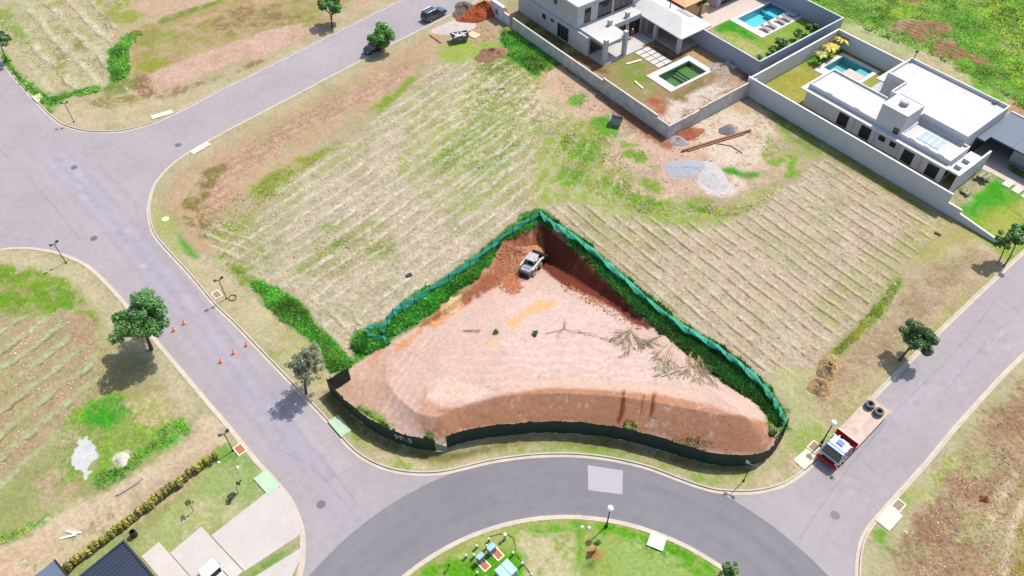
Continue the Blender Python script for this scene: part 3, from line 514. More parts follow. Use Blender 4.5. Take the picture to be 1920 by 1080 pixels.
# ------------------------------------------------------------------ object helpers
def link(name, me, parent=None, m=None):
    o = bpy.data.objects.new(name, me); COL.objects.link(o)
    if m is not None: me.materials.append(m)
    if parent is not None: o.parent = parent
    return o
def tag(o, label=None, cat=None, group=None, kind=None):
    if label: o['label'] = label
    if cat: o['category'] = cat
    if group: o['group'] = group
    if kind: o['kind'] = kind
    return o
def root(name, label, cat, loc=(0, 0, 0), rz=0.0, group=None):
    o = bpy.data.objects.new(name, None); COL.objects.link(o); o.location = tuple(map(float, loc)); o.rotation_euler = (0, 0, rz); o.empty_display_size = .3
    return tag(o, label, cat, group)
class MB:
    def __init__(s): s.v = []; s.f = []
    def add(s, V, F):
        o = len(s.v); s.v += [tuple(map(float, p)) for p in V]; s.f += [tuple(i + o for i in f) for f in F]; return s
    def box(s, x0, x1, y0, y1, z0, z1, tx=0, ty=0):
        s.add([(x0, y0, z0), (x1, y0, z0), (x1, y1, z0), (x0, y1, z0), (x0 + tx, y0 + ty, z1), (x1 - tx, y0 + ty, z1), (x1 - tx, y1 - ty, z1), (x0 + tx, y1 - ty, z1)],
              [(0, 3, 2, 1), (4, 5, 6, 7), (0, 1, 5, 4), (1, 2, 6, 5), (2, 3, 7, 6), (3, 0, 4, 7)]); return s
    def prism(s, P, z0, z1):
        P = [tuple(p) for p in P]; n = len(P)
        a = sum(P[i][0] * P[(i + 1) % n][1] - P[(i + 1) % n][0] * P[i][1] for i in range(n))
        if a < 0: P = P[::-1]
        s.add([(x, y, z0) for x, y in P] + [(x, y, z1) for x, y in P], [tuple(range(n))[::-1], tuple(range(n, 2 * n))] + [(i, (i + 1) % n, n + (i + 1) % n, n + i) for i in range(n)]); return s
    def bar(s, a, b, w, h=None):                    # rectangular bar from a to b
        a = np.array(a, float); b = np.array(b, float); d = b - a; d /= np.linalg.norm(d); up = np.array([0, 0, 1.]) if abs(d[2]) < .95 else np.array([1., 0, 0])
        x = np.cross(d, up); x /= np.linalg.norm(x); y = np.cross(x, d); x *= w / 2; y *= (h or w) / 2
        s.add([a - x - y, a + x - y, a + x + y, a - x + y, b - x - y, b + x - y, b + x + y, b - x + y], [(0, 1, 2, 3)[::-1], (4, 5, 6, 7)[::-1][::-1], (0, 1, 5, 4), (1, 2, 6, 5), (2, 3, 7, 6), (3, 0, 4, 7)]); return s
    def tube(s, pts, rad, n=8, cap=True):
        pts = [np.array(p, float) for p in pts]; k = len(pts)
        if np.isscalar(rad): rad = [rad] * k
        V = []; F = []; ref = None
        for i, p in enumerate(pts):
            d = pts[min(i + 1, k - 1)] - pts[max(i - 1, 0)]; d /= np.linalg.norm(d) + 1e-9
            if ref is None: ref = np.array([1., 0, 0]) if abs(d[0]) < .8 else np.array([0, 1., 0])
            x = np.cross(d, ref); x /= np.linalg.norm(x) + 1e-9; y = np.cross(d, x); ref = -y if False else ref
            for j in range(n):
                a = 2 * math.pi * j / n; V.append(p + (x * math.cos(a) + y * math.sin(a)) * rad[i])
        for i in range(k - 1):
            for j in range(n): F.append((i * n + j, i * n + (j + 1) % n, (i + 1) * n + (j + 1) % n, (i + 1) * n + j))
        if cap: F += [tuple(range(n))[::-1], tuple(range((k - 1) * n, k * n))]
        s.add(V, F); return s
    def lathe(s, prof, c=(0, 0, 0), n=16):          # (r, z) profile around z
        V = []; F = []
        for r, z in prof:
            for j in range(n): a = 2 * math.pi * j / n; V.append((c[0] + r * math.cos(a), c[1] + r * math.sin(a), c[2] + z))
        k = len(prof)
        for i in range(k - 1):
            for j in range(n): F.append((i * n + j, i * n + (j + 1) % n, (i + 1) * n + (j + 1) % n, (i + 1) * n + j))
        F += [tuple(range(n))[::-1], tuple(range((k - 1) * n, k * n))]
        s.add(V, F); return s
    def disc(s, c, ax, r, w, n=20, hole=0.0):       # thick disc (wheel) with axis ax ('x' or 'y')
        V = []; F = []
        prof = [(hole, -w / 2), (r * .86, -w / 2), (r, -w * .3), (r, w * .3), (r * .86, w / 2), (hole, w / 2)]
        for q, h in prof:
            for j in range(n):
                a = 2 * math.pi * j / n; e = (q * math.cos(a), q * math.sin(a))
                V.append((c[0] + e[0], c[1] + h, c[2] + e[1]) if ax == 'y' else (c[0] + h, c[1] + e[0], c[2] + e[1]) if ax == 'x' else (c[0] + e[0], c[1] + e[1], c[2] + h))
        k = len(prof)
        for i in range(k if hole else k - 1):
            for j in range(n): F.append((i * n + j, i * n + (j + 1) % n, ((i + 1) % k) * n + (j + 1) % n, ((i + 1) % k) * n + j))
        if not hole: F += [tuple(range(n)), tuple(range((k - 1) * n, k * n))]
        s.add(V, F); return s
    def quad(s, a, b, c, d): s.add([a, b, c, d], [(0, 1, 2, 3)]); return s
    def loft(s, rings, cap=True):
        n = len(rings[0]); V = [p for r in rings for p in r]; F = []
        for i in range(len(rings) - 1):
            for j in range(n): F.append((i * n + j, i * n + (j + 1) % n, (i + 1) * n + (j + 1) % n, (i + 1) * n + j))
        if cap: F += [tuple(range(n))[::-1], tuple(range((len(rings) - 1) * n, len(rings) * n))]
        s.add(V, F); return s
    def to(s, name, m, parent=None, smooth=False, bevel=0.0, origin=None, recalc=True):
        V = np.array(s.v)
        if origin is not None: V = V - np.array(origin, float)
        me = bpy.data.meshes.new(name); me.from_pydata([tuple(p) for p in V], [], s.f)
        import bmesh
        bm = bmesh.new(); bm.from_mesh(me); recalc and bmesh.ops.recalc_face_normals(bm, faces=bm.faces)
        if bevel: bmesh.ops.bevel(bm, geom=[e for e in bm.edges if len(e.link_faces) == 2 and e.calc_face_angle(0) > .6], offset=bevel, segments=2, affect='EDGES', clamp_overlap=True)
        bm.to_mesh(me); bm.free()
        if smooth: me.polygons.foreach_set('use_smooth', np.ones(len(me.polygons), bool))
        o = link(name, me, parent, m)
        if origin is not None: o.location = tuple(map(float, origin))
        return o
def copy_tree(o, parent=None):
    c = o.copy(); COL.objects.link(c)
    if parent is not None: c.parent = parent
    for ch in o.children: copy_tree(ch, c)
    return c

# ------------------------------------------------------------------ ground, roads, kerbs
gf = grid_faces(BD > 0)
V_, F_, C_ = compact(np.c_[XX, YY, Z], gf, C)
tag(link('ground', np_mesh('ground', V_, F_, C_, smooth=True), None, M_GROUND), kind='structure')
ROAD = S(189, 180, 184)
rc = np.ones((len(X), 3)) * ROAD
def RL(pts, col, f=1.2, w=.8, a=.6, br=.0):
    P = spline(GG(pts), 4, True); i = sub(P, f + w + 1)
    d = sdf(P, X[i], Y[i]) + w * (.7 * n3[i] + .3 * n1[i]); m = sstep(-f, f, d) * a
    if br: m = m * sstep(-.3, .3, n3[i] * .6 + n1[i] * .5 + (1 - 2 * br) * .5)
    rc[i] += (np.asarray(col) - rc[i]) * m[:, None]
rc *= (1 + .035 * n8 + .02 * n3)[:, None]
for p in ([(60, 270), (130, 290), (190, 350), (270, 450), (360, 560), (470, 690), (560, 790), (620, 870), (600, 900), (520, 830), (420, 700), (300, 560), (200, 430), (110, 340)],): RL(p, S(188, 180, 196), f=1.6, a=.8)
RL([(330, 590), (400, 640), (480, 740), (560, 840), (640, 930), (700, 1000), (640, 1000), (570, 900), (470, 790), (380, 680)], S(186, 178, 190), f=1.2, a=.55)
RL([(340, 560), (352, 552), (366, 574), (360, 580)], S(226, 220, 222), f=.8, a=.6)
RL([(530, 760), (600, 800), (650, 870), (620, 870), (560, 800)], S(208, 200, 200), f=1.0, a=.5)
for k in range(16):                                  # tyre-polished lanes and patched seams
    a = random.random(); RL([(1560 + 340 * a, 860 - 290 * a + 10), (1600 + 330 * a, 830 - 280 * a + 10), (1640 + 320 * a, 800 - 260 * a + 20), (1600 + 330 * a, 840 - 270 * a + 20)], S(192, 184, 194), a=.35)
def seam(pts, col, wd=.055, a=.42):
    P = spline(GG(pts), 6); P = np.vstack([P, P[::-1] + .002]); i = sub(P, 1)
    d = -np.abs(sdf(P, X[i], Y[i])) + wd + .06 * n1[i]; rc[i] += (np.asarray(col) - rc[i]) * (sstep(-.06, .06, d) * a * sstep(-.6, .2, n3[i] + .4))[:, None]
DK = S(150, 142, 152)
for p in ([(0, 280), (60, 340), (120, 410), (150, 450)], [(150, 300), (240, 360), (260, 420)], [(1870, 560), (1790, 660), (1700, 750), (1620, 840), (1560, 920), (1500, 1010)], [(1624, 920), (1640, 935), (1644, 942), (1660, 948)], [(1690, 866), (1704, 874)], [(520, 560 + 280), (590, 880), (660, 960)], [(860, 100), (760, 125), (620, 190)], [(0, 385), (60, 370)], [(270, 425), (380, 565), (480, 695), (560, 805), (640, 905), (705, 985)], [(600, 95), (700, 45), (760, 14)], [(420, 640), (470, 622)], [(610, 900), (650, 880)], [(1850, 640), (1800, 700), (1770, 740)], [(1700, 800), (1730, 830)], [(322, 552), (346, 578)], [(1900, 600), (1880, 610), (1860, 640)]): seam(p, DK)
for p in ([(250, 190), (200, 260), (130, 250), (60, 200)], [(480, 150), (600, 120), (700, 60), (640, 60), (500, 130)]): RL(p, S(200, 192, 196), a=.4, f=2)
# darker margin where runoff stains the kerb side
km = sstep(-1.6, -.3, BD + .5 * n3) * .25; rc += (S(196, 182, 180) - rc) * km[:, None]

for k in range(9):                                   # long tyre-polished streaks down the west road
    o_ = (k - 4) * 17; RL([(120 + o_, 300), (250 + o_, 440), (370 + o_, 590), (470 + o_, 720), (560 + o_, 840), (564 + o_, 838), (476 + o_, 716), (376 + o_, 586), (256 + o_, 436), (126 + o_, 300)], S(176, 168, 178) if k % 2 else S(202, 194, 197), a=.3, f=.5, w=.5)
for k in range(60):                                  # oil drips, repairs and dust spots
    a, b = random.random(), random.random(); px, py = (60 + 560 * a + 60 * b, 260 + 640 * a + 30 * b) if k % 2 else (480 + 380 * a, 200 - 175 * a + 40 * b) if k % 4 == 1 else (1540 + 360 * a + 40 * b, 900 - 370 * a + 60 * b)
    s_ = 3 + 8 * random.random(); RL([(px, py), (px + s_, py + s_ * .3), (px + s_ * .7, py + s_), (px - s_ * .3, py + s_ * .6)], S(160, 152, 160) if k % 3 else S(222, 214, 212), a=.4, f=.4, w=.4)

rf = grid_faces((BD < .3) & (BD > -60))
V_, F_, C_ = compact(np.c_[X, Y, np.full(len(X), -.12)], rf, np.clip(rc, .01, .9))
M_ROAD = attr_mat('worn_asphalt', [(.12, .94, 1.05, 3), (1.3, .92, 1.06, 6), (30, .84, 1.12, 3)], rough=.9, bump=.12, bscale=40, spec=.25)
tag(link('road', np_mesh('road', V_, F_, C_), None, M_ROAD), kind='structure')
n = 620; rr = np.linspace(0, 1, 44); th = np.linspace(0, 2 * math.pi, n, endpoint=False); E_ = np.c_[np.cos(th), np.sin(th)]
V = np.concatenate([(D_C + E_ * (D_R - .1)) * (1 - q) + (RING_C + E_ * RING_R) * q for q in rr]); F = [(i * n + j, i * n + (j + 1) % n, (i + 1) * n + (j + 1) % n, (i + 1) * n + j) for i in range(len(rr) - 1) for j in range(n)]
TH = np.tile(th, len(rr)) * D_R; QQ = np.repeat(rr, n) * (RING_R - D_R)
sh = 1 + .07 * fbm(TH, QQ * 9, 9.0, 91, 3) + .05 * fbm(V[:, 0], V[:, 1], 5.0, 95, 3) - .10 * sstep(.5, 0, np.abs(QQ - 2.2) + .4 * fbm(TH, QQ, 4., 97, 2)) * .5 - .05 * sstep(.5, 0, np.abs(QQ - 4.2))
sh = sh + .12 * sstep(.9, 0, QQ) * np.clip(fbm(TH, QQ, 2.5, 99, 3) + .4, 0, 1)
M_NEW = attr_mat('new_asphalt', [(.09, .95, 1.04, 4), (.9, .93, 1.06, 6), (34, .82, 1.15, 3)], rough=.9, bump=.15, bscale=45, spec=.25)
tag(link('road_resurfaced', np_mesh('road_resurfaced', np.c_[V, np.full(len(V), -.114)], F, S(149, 146, 152)[None] * sh[:, None]), None, M_NEW), kind='structure')
pp = GG([(1102, 872), (1168, 882), (1167, 927), (1103, 919)], -.11)
tag(MB().prism(pp, -.1135, -.108).to('road_patch', mat('pale_asphalt', S(205, 197, 203), .9, var=.06)), kind='structure')
M_KERB = mat('kerb_concrete', S(232, 218, 200), .85, var=.16, scale=.8)
def kerb(P, closed=False):
    P = np.asarray(P); n = len(P)
    T = (np.roll(P, -1, 0) - np.roll(P, 1, 0)) if closed else np.gradient(P, axis=0)
    T /= np.linalg.norm(T, axis=1)[:, None]; nn = np.c_[-T[:, 1], T[:, 0]]
    return P, nn
def kerb_obj(P, block, closed=False):
    P, nn = kerb(P, closed); mid = P[len(P) // 2] + nn[len(P) // 2] * .3
    if sdf(block, np.array([mid[0]]), np.array([mid[1]]))[0] < 0: nn = -nn
    prof = [(-.34, -.13), (-.34, -.1), (0, -.108), (.02, .035), (.17, .035), (.17, -.2)]
    V = [(p[0] + w[0] * d, p[1] + w[1] * d, z) for p, w in zip(P, nn) for d, z in prof]; k = len(prof); N_ = len(P); F = []
    for i in range(N_ if closed else N_ - 1):
        j = (i + 1) % N_
        F += [(i * k + a, i * k + a + 1, j * k + a + 1, j * k + a) for a in range(k - 1)]
    b = MB(); b.add(V, F); return tag(b.to('kerb', M_KERB), kind='structure')
for P, b, cl in ((kA, bA, 0), (kB, bB, 0), (kC, bC, 0), (kD, kD, 1), (kE, bE, 0)): kerb_obj(P, b, cl)
# ------------------------------------------------------------------ shared materials
WHITE_P = mat('white_paint', (.55, .545, .54), .6, var=.05); GREY_R = mat('grey_render', (.50, .50, .52), .85, var=.10, scale=.7); ROOFW = mat('white_roof_coating', (.43, .42, .41), .7, var=.13, scale=.3)
CONC = mat('raw_concrete', (.47, .45, .42), .9, var=.28, scale=.9); CONC_L = mat('pale_concrete', (.46, .43, .40), .9, var=.12, scale=.5); GLASS = mat('dark_glass', (.018, .02, .025), .08, spec=.8, var=.02); BLACK = mat('black_metal', (.02, .02, .022), .5, var=.1)
ALU = mat('grey_aluminium', (.30, .31, .32), .4, .6); STONE_C = mat('pool_coping', (.50, .48, .45), .8, var=.08); WOOD = mat('raw_timber', (.46, .31, .18), .8, var=.25, scale=3); RUST = mat('rusty_steel', (.26, .12, .06), .85, var=.3, scale=4)
RUBBER = mat('tyre_rubber', (.03, .03, .032), .85, var=.2); BRICK = mat('brick_red', (.34, .12, .075), .9, var=.25, scale=6); CREAM = mat('cream_concrete', (.66, .57, .40), .9, var=.12); SLATE = mat('slate_grey_metal', (.065, .09, .14), .6, .0, var=.06, scale=.5)
NAVY = mat('dark_blue_roofing', (.022, .030, .055), .5, var=.15, scale=.8); DARKIN = mat('dark_interior', (.035, .028, .026), .9); TILE = mat('terracotta_tile', (.62, .32, .17), .85, var=.2, scale=4); ORANGE_W = mat('ochre_wall', (.56, .33, .16), .85, var=.1); PAVE = mat('pale_paving', (.43, .36, .315), .85, var=.08)
def rt(name, label, cat, f, group=None, z=0.0): return root(name, label, cat, (f[0][0], f[0][1], z), f[3], group)
def window(par, face, c, a0, a1, z0, z1, out=-1, bars=1, fr=ALU):
    """window on a wall plane: face 'y' means the wall lies at y=c, 'x' at x=c; out = outward sign"""
    d0, d1 = (c + out * .05, c - out * .02)
    lo, hi = min(d0, d1), max(d0, d1)
    m = MB(); w = .09
    def bx(p, q, r, s, l, h):
        if face == 'y': m.box(p, q, l, h, r, s)
        else: m.box(l, h, p, q, r, s)
    bx(a0, a1, z0, z0 + w, lo, hi); bx(a0, a1, z1 - w, z1, lo, hi); bx(a0, a0 + w, z0 + w, z1 - w, lo, hi); bx(a1 - w, a1, z0 + w, z1 - w, lo, hi)
    for k in range(1, bars + 1):
        x = a0 + (a1 - a0) * k / (bars + 1); bx(x - .03, x + .03, z0 + w, z1 - w, lo, hi)
    o = m.to('window', fr, par)
    m = MB(); e = c + out * .02
    def bq(l, h):
        if face == 'y': m.box(a0 + w * .5, a1 - w * .5, l, h, z0 + w * .5, z1 - w * .5)
        else: m.box(l, h, a0 + w * .5, a1 - w * .5, z0 + w * .5, z1 - w * .5)
    bq(min(e, c - out * .02), max(e, c - out * .02)); m.to('pane', GLASS, o); return o

# ------------------------------------------------------------------ perimeter walls
t = rt('boundary_wall', 'long white perimeter wall around the flat-roofed house, stepping down to the street', 'wall', fW)
b = MB(); b.box(-.3, 33.7, -.52, -.3, -.1, 3.12); b.box(-.52, -.3, -.52, 22.4, -.1, 2.8); b.box(-.3, 13.3, 22.1, 22.3, -.1, 2.8); b.box(33.7, 35.6, -.52, -.32, -.1, 1.7)
b.add([(35.6, -.52, -.1), (42.0, -.52, -.1), (42.0, -.32, -.1), (35.6, -.32, -.1), (35.6, -.52, 1.1), (42.0, -.52, .45), (42.0, -.32, .45), (35.6, -.32, 1.1)], [(0, 3, 2, 1), (4, 5, 6, 7), (0, 1, 5, 4), (1, 2, 6, 5), (2, 3, 7, 6), (3, 0, 4, 7)])
b.to('wall', mat('wall_paint', (.50, .50, .51), .8, var=.07, scale=.5), t)
b = MB(); b.box(-.55, 33.73, -.55, -.27, 3.12, 3.17); b.box(-.55, -.27, -.27, 22.33, 2.8, 2.86); b.box(-.27, 13.3, 22.07, 22.33, 2.8, 2.86); b.box(33.74, 35.63, -.55, -.29, 1.7, 1.75)
b.add([(35.64, -.55, 1.1), (42.03, -.55, .45), (42.03, -.29, .45), (35.64, -.29, 1.1), (35.64, -.55, 1.16), (42.03, -.55, .51), (42.03, -.29, .51), (35.64, -.29, 1.16)], [(0, 3, 2, 1), (4, 5, 6, 7), (0, 1, 5, 4), (1, 2, 6, 5), (2, 3, 7, 6), (3, 0, 4, 7)])
b.to('coping', WHITE_P, t)
t = rt('boundary_wall', 'tall plain blue-grey wall around the lawn with the long turquoise pool', 'wall', fP)
b = MB(); b.box(-.2, 20.9, -.1, .1, -.1, 3.2); b.box(-.2, 0, .1, 40, -.1, 3.05); b.box(20.7, 20.9, .1, 34, -.1, 3.2); b.to('wall', mat('blue_grey_wall', (.31, .33, .40), .85, var=.06, scale=.5), t)
b = MB(); b.box(-.22, 20.92, -.12, .12, 3.2, 3.25); b.box(-.22, .02, .12, 40, 3.05, 3.1); b.box(20.68, 20.92, .12, 34, 3.2, 3.25); b.to('coping', mat('grey_coping', (.42, .44, .48), .8), t)
t = rt('boundary_wall', 'stained raw concrete wall around the yard of the unfinished house, low at its corner', 'wall', fC)
b = MB(); b.box(0, 2.6, -.2, 0, -.1, 2.25); b.box(2.6, 14.5, -.2, 0, -.1, 2.6); b.box(14.5, 37.5, -.2, 0, -.1, 2.15); b.box(0, .2, -6.5, -.2, -.1, 2.25); b.box(0, .2, -18.9, -6.5, -.1, 2.5)
for u in (2.6, 6.5, 10.4, 14.5, 19, 24, 29, 34): b.box(u - .12, u + .12, 0, .045, -.1, 2.12)
for v in (-3.2, -6.5, -10, -14): b.box(-.04, 0, v - .12, v + .12, -.1, 2.2)
b.to('wall', CONC, t)
b = MB(); b.box(2.6, 14.5, -.22, .05, 2.6, 2.66); b.box(14.52, 37.5, -.22, .05, 2.15, 2.2); b.box(0, .22, -18.9, -8, 2.5, 2.55); b.to('coping', CONC_L, t)
t = root('gate_pillar', 'short block of white wall at the street corner of the unfinished plot', 'wall', G(938, 36), fC[3])
MB().box(-1.2, 2.4, -.25, .25, -.1, 2.7).to('pillar', mat('grey_white_render', (.55, .55, .57), .85), t); MB().box(-1.25, 2.45, -.3, .3, 2.7, 2.78).to('coping', WHITE_P, t); MB().box(-2.6, -1.2, -.15, .15, -.1, 1.9).to('low_wall', mat('grey_white_render', (1, 1, 1)), t); MB().box(.3, 1.0, .25, .34, .8, 1.7).to('meter_box', ALU, t)

# ------------------------------------------------------------------ flat-roofed white house
t = rt('modern_house', 'single-storey white house with large flat roofs, a water tank tower and grey carport', 'house', fW)
WALL = mat('house_wall_white', (.47, .47, .48), .75, var=.12, scale=.6)
def flat(P, z0, z1, par=None, t_=.18, h=.35, name='wing'):
    """a wing: walls to z1 with a parapet standing h above the roof deck"""
    par = par or t
    o = MB().prism(P, z0, z1 - h).to(name, WALL, par)
    P = np.array(P, float); a = sum(P[i][0] * P[(i + 1) % len(P)][1] - P[(i + 1) % len(P)][0] * P[i][1] for i in range(len(P)))
    if a < 0: P = P[::-1]
    n = len(P); Q = []
    for i in range(n):
        d0 = P[i] - P[i - 1]; d1 = P[(i + 1) % n] - P[i]; d0 /= np.linalg.norm(d0); d1 /= np.linalg.norm(d1)
        n0 = np.array([-d0[1], d0[0]]); n1_ = np.array([-d1[1], d1[0]]); k = (n0 + n1_) / (1 + n0 @ n1_); Q.append(P[i] + k * t_)
    V = [(*p, z) for z in (z1 - h, z1) for p in P] + [(*p, z) for z in (z1 - h + .005, z1) for p in Q]; F = []
    for i in range(n):
        j = (i + 1) % n; F += [(i, j, n + j, n + i), (2 * n + j, 2 * n + i, 3 * n + i, 3 * n + j), (n + i, n + j, 3 * n + j, 3 * n + i)]
    m = MB(); m.add(V, F); m.to('parapet', WHITE_P, o)
    MB().prism(Q, z1 - h + .002, z1 - h + .04).to('roof_deck', ROOFW, o); return o
flat([(6.9, 4.4), (18.4, 4.4), (18.4, 10.4), (6.9, 10.4)], -.1, 3.9)
flat([(22.4, 4.4), (30.1, 4.4), (30.1, 9.3), (22.4, 9.3)], -.1, 3.9)
flat([(13.35, 14.2), (16.4, 14.2), (16.4, 10.42), (18.42, 10.42), (18.42, 8.6), (22.38, 8.6), (22.38, 9.32), (29.2, 9.32), (29.2, 20.5), (13.35, 20.5)], -.1, 5.05, h=.55)
flat([(18.42, 4.38), (22.38, 4.38), (22.38, 8.58), (18.42, 8.58)], -.1, 6.7, h=.12, name='tank_tower')
MB().box(6.2, 30.5, 3.5, 4.36, 2.95, 3.12).to('eave', WHITE_P, t); MB().box(6.2, 6.88, 4.37, 10.6, 2.95, 3.12).to('eave', WHITE_P, t)
MB().box(12.2, 13.33, 13.9, 20.7, 3.3, 3.55).to('eave', WHITE_P, t)
for a in ((12.95, 14.65, .1, 2.15), (16.8, 18.5, .1, 2.1), (23.85, 25.5, .1, 2.05), (27.65, 29.35, .1, 2.05)): window(t, 'y', 4.4, *a, bars=1, fr=BLACK)
for a in ((19.8, 20.8, 1.3, 2.1), (21.6, 22.5, 1.3, 2.1)): window(t, 'y', 4.36, *a, bars=0, fr=BLACK)
window(t, 'y', 4.36, 21.3, 22.1, 3.4, 4.3, bars=0, fr=BLACK)
sk = MB().box(24.2, 27.6, 5.6, 7.9, 3.6, 3.68).to('solar_panel', mat('solar_panel_frame', (.5, .52, .55), .5, .3), t); m = MB()
for i in range(4):
    for j in range(2): m.box(24.26 + i * .84, 25.04 + i * .84, 5.66 + j * 1.13, 6.73 + j * 1.13, 3.682, 3.695)
m.to('pane', mat('pale_solar_glass', (.30, .36, .46), .25, spec=.6), sk)
m = MB()
for u in (15.6, 19.25, 23.1, 26.6): MB().box(u - .05, u + .05, 4.28, 4.36, .1, 2.94).to('downpipe', mat('pale_pipe', (.42, .42, .43), .6), t)
for u in (10.5, 15.2, 24.2, 26.4, 28.6): MB().box(u - .45, u + .45, 4.42, 4.54, 3.9, 3.915).to('drain_slot', mat('slot_grey', (.12, .12, .12), .8), t)
# air-conditioner ledge and tall screen wall on the street side
MB().box(30.12, 32.0, 4.6, 10.6, 2.2, 2.45).to('service_ledge', WHITE_P, t); MB().box(32.02, 32.3, 3.3, 11.6, -.1, 3.3).to('screen_wall', WALL, t); window(t, 'x', 30.1, 4.7, 5.6, 1.0, 1.9, out=1, bars=0, fr=BLACK)
MB().tube([(13.6, 20.75, 4.8), (13.6, 20.75, 6.3)], .06, 6).to('antenna', BLACK, t); MB().box(13.4, 13.8, 20.6, 20.9, 6.0, 6.25).to('antenna_head', BLACK, t)
for v in (5.6, 7.6): MB().box(30.5, 31.4, v, v + .45, 2.46, 3.0).to('air_conditioner', mat('ac_white', (.44, .44, .44), .5), t)
MB().lathe([(.55, 0), (.6, .1), (.6, .5), (.45, .62), (.01, .66)], (20.4, 6.5, 6.62), 16).to('hatch_lid', mat('hatch_grey', (.36, .36, .36), .6), t)
c_ = MB().box(26.9, 27.5, 20.0, 20.3, 4.54, 5.2).to('vent_box', ALU, t)
# carport
MB().prism([(30.4, 14.8), (50, 14.8), (50, 22.4), (29.22, 22.4), (29.22, 13.2), (30.4, 13.2)], 2.85, 3.1).to('carport_roof', SLATE, t)
m = MB()
for u in (33.5, 37, 40.5): m.box(u - .05, u + .05, 14.85, 22.35, 3.1, 3.15)
m.to('roof_seam', SLATE, t); MB().box(29.22, 50, 22.42, 22.65, -.1, 3.25).to('rear_wall', WHITE_P, t); MB().box(29.24, 29.4, 13, 22.4, .0, 2.84).to('carport_wall', DARKIN, t)
MB().box(33.6, 36.0, 16.6, 16.8, 0, 2.84).to('gate_panel', mat('pale_green_panel', (.42, .46, .45), .6), t); MB().box(36.1, 50, 17.4, 17.6, 0, 2.84).to('entrance_wall', mat('brown_panel', (.13, .09, .075), .7), t); MB().prism([(29.4, 13), (50, 13), (50, 22), (29.4, 22)], .01, .06).to('carport_floor', PAVE, t)
MB().prism([(31.0, 11.7), (35.4, 12.0), (50, 13.0), (29.4, 13.0)], .01, .055).to('entrance_paving', PAVE, t)
for i in range(5):
    o = MB().box(-.55, .55, -1.0, 1.0, -.02, .07).to('stepping_stone', CONC_L); q = wl(fW, 36.2 + i * 1.45, 11.9 - .15 * i); o.location = (q[0], q[1], 0); o.rotation_euler = (0, 0, fW[3])
    tag(o, 'pale slab path stone set in the front lawn of the flat-roofed house', 'paving slab', 'stepping stones of the front garden')
# pool of the white house
def pool(f, name, label, cop, wat, tint, floor, depth, copz=.07, steps=None, ledge=None):
    t = rt(name, label, 'pool', f)
    (a0, a1, b0, b1), (u0, u1, v0, v1) = cop, wat
    m = MB(); m.box(a0, a1, b0, v0, -.3, copz); m.box(a0, a1, v1, b1, -.3, copz); m.box(a0, u0, v0, v1, -.3, copz); m.box(u1, a1, v0, v1, -.3, copz); m.to('coping', STONE_C, t)
    fm = mat(name + '_tiles_' + str(round(tint[0] * 1000)), floor, .5, var=.1, scale=4)
    b = MB(); b.box(u0, u1, v0, v1, -depth - .1, -depth); b.box(u0 - .15, u0 - .002, v0, v1, -depth, copz - .02); b.box(u1 + .002, u1 + .15, v0, v1, -depth, copz - .02); b.box(u0, u1, v0 - .15, v0 - .002, -depth, copz - .02); b.box(u0, u1, v1 + .002, v1 + .15, -depth, copz - .02); b.to('basin', fm, t)
    if steps:
        m = MB()
        for s_ in steps: m.box(*s_)
        m.to('steps', fm, t)
    MB().quad((u0 + .001, v0 + .001, -.14), (u1 - .001, v0 + .001, -.14), (u1 - .001, v1 - .001, -.14), (u0 + .001, v1 - .001, -.14)).to('water', water_mat(name + '_water', tint), t, recalc=False)
    if ledge: ledge(t)
    return t
def lg(t): MB().box(5.6, 8.45, 15.25, 18.2, -1.0, .08).to('shallow_deck', PAVE, t)
pool(fW, 'swimming_pool', 'blue pool with a stepped corner on the lawn behind the flat-roofed house', (2.05, 9.2, 13.4, 21.25), (2.75, 8.5, 15.2, 20.6), (.62, .88, .90), (.20, .44, .47), 1.3, steps=[(6.4, 8.45, 18.3, 20.55, -1.3, -.35)], ledge=lg)
pool(fC, 'swimming_pool', 'murky green pool with a wide white surround in the unfinished yard', (7.9, 13.45, -18.25, -8.6), (8.4, 12.35, -17.2, -10.05), (.46, .68, .40), (.21, .30, .15), 1.5, copz=.12, steps=[(8.42, 12.33, -17.18, -14.6, -1.5, -.75), (8.42, 12.33, -14.6, -14.1, -1.5, -.95), (8.42, 12.33, -14.1, -13.6, -1.5, -1.15)])
pool(fP, 'swimming_pool', 'long bright turquoise pool on a pale deck with sun loungers beside it', (10.0, 21.0, 7.25, 14.6), (11.35, 20.35, 10.15, 14.0), (.56, .90, .94), (.19, .50, .55), 1.3, steps=[(17.4, 20.3, 10.2, 12.8, -1.3, -.4), (18.0, 20.3, 12.9, 13.9, -1.3, -.7)])
o = MB().box(10.9, 13.3, 16.2, 19.2, .0, .09).to('reflecting_pool', mat('white_marble', (.40, .43, .46), .25, var=.4, scale=3)); o.location = (*fW[0], 0); o.rotation_euler = (0, 0, fW[3]); tag(o, 'small mottled marble basin in the courtyard notch of the flat-roofed house', 'basin')

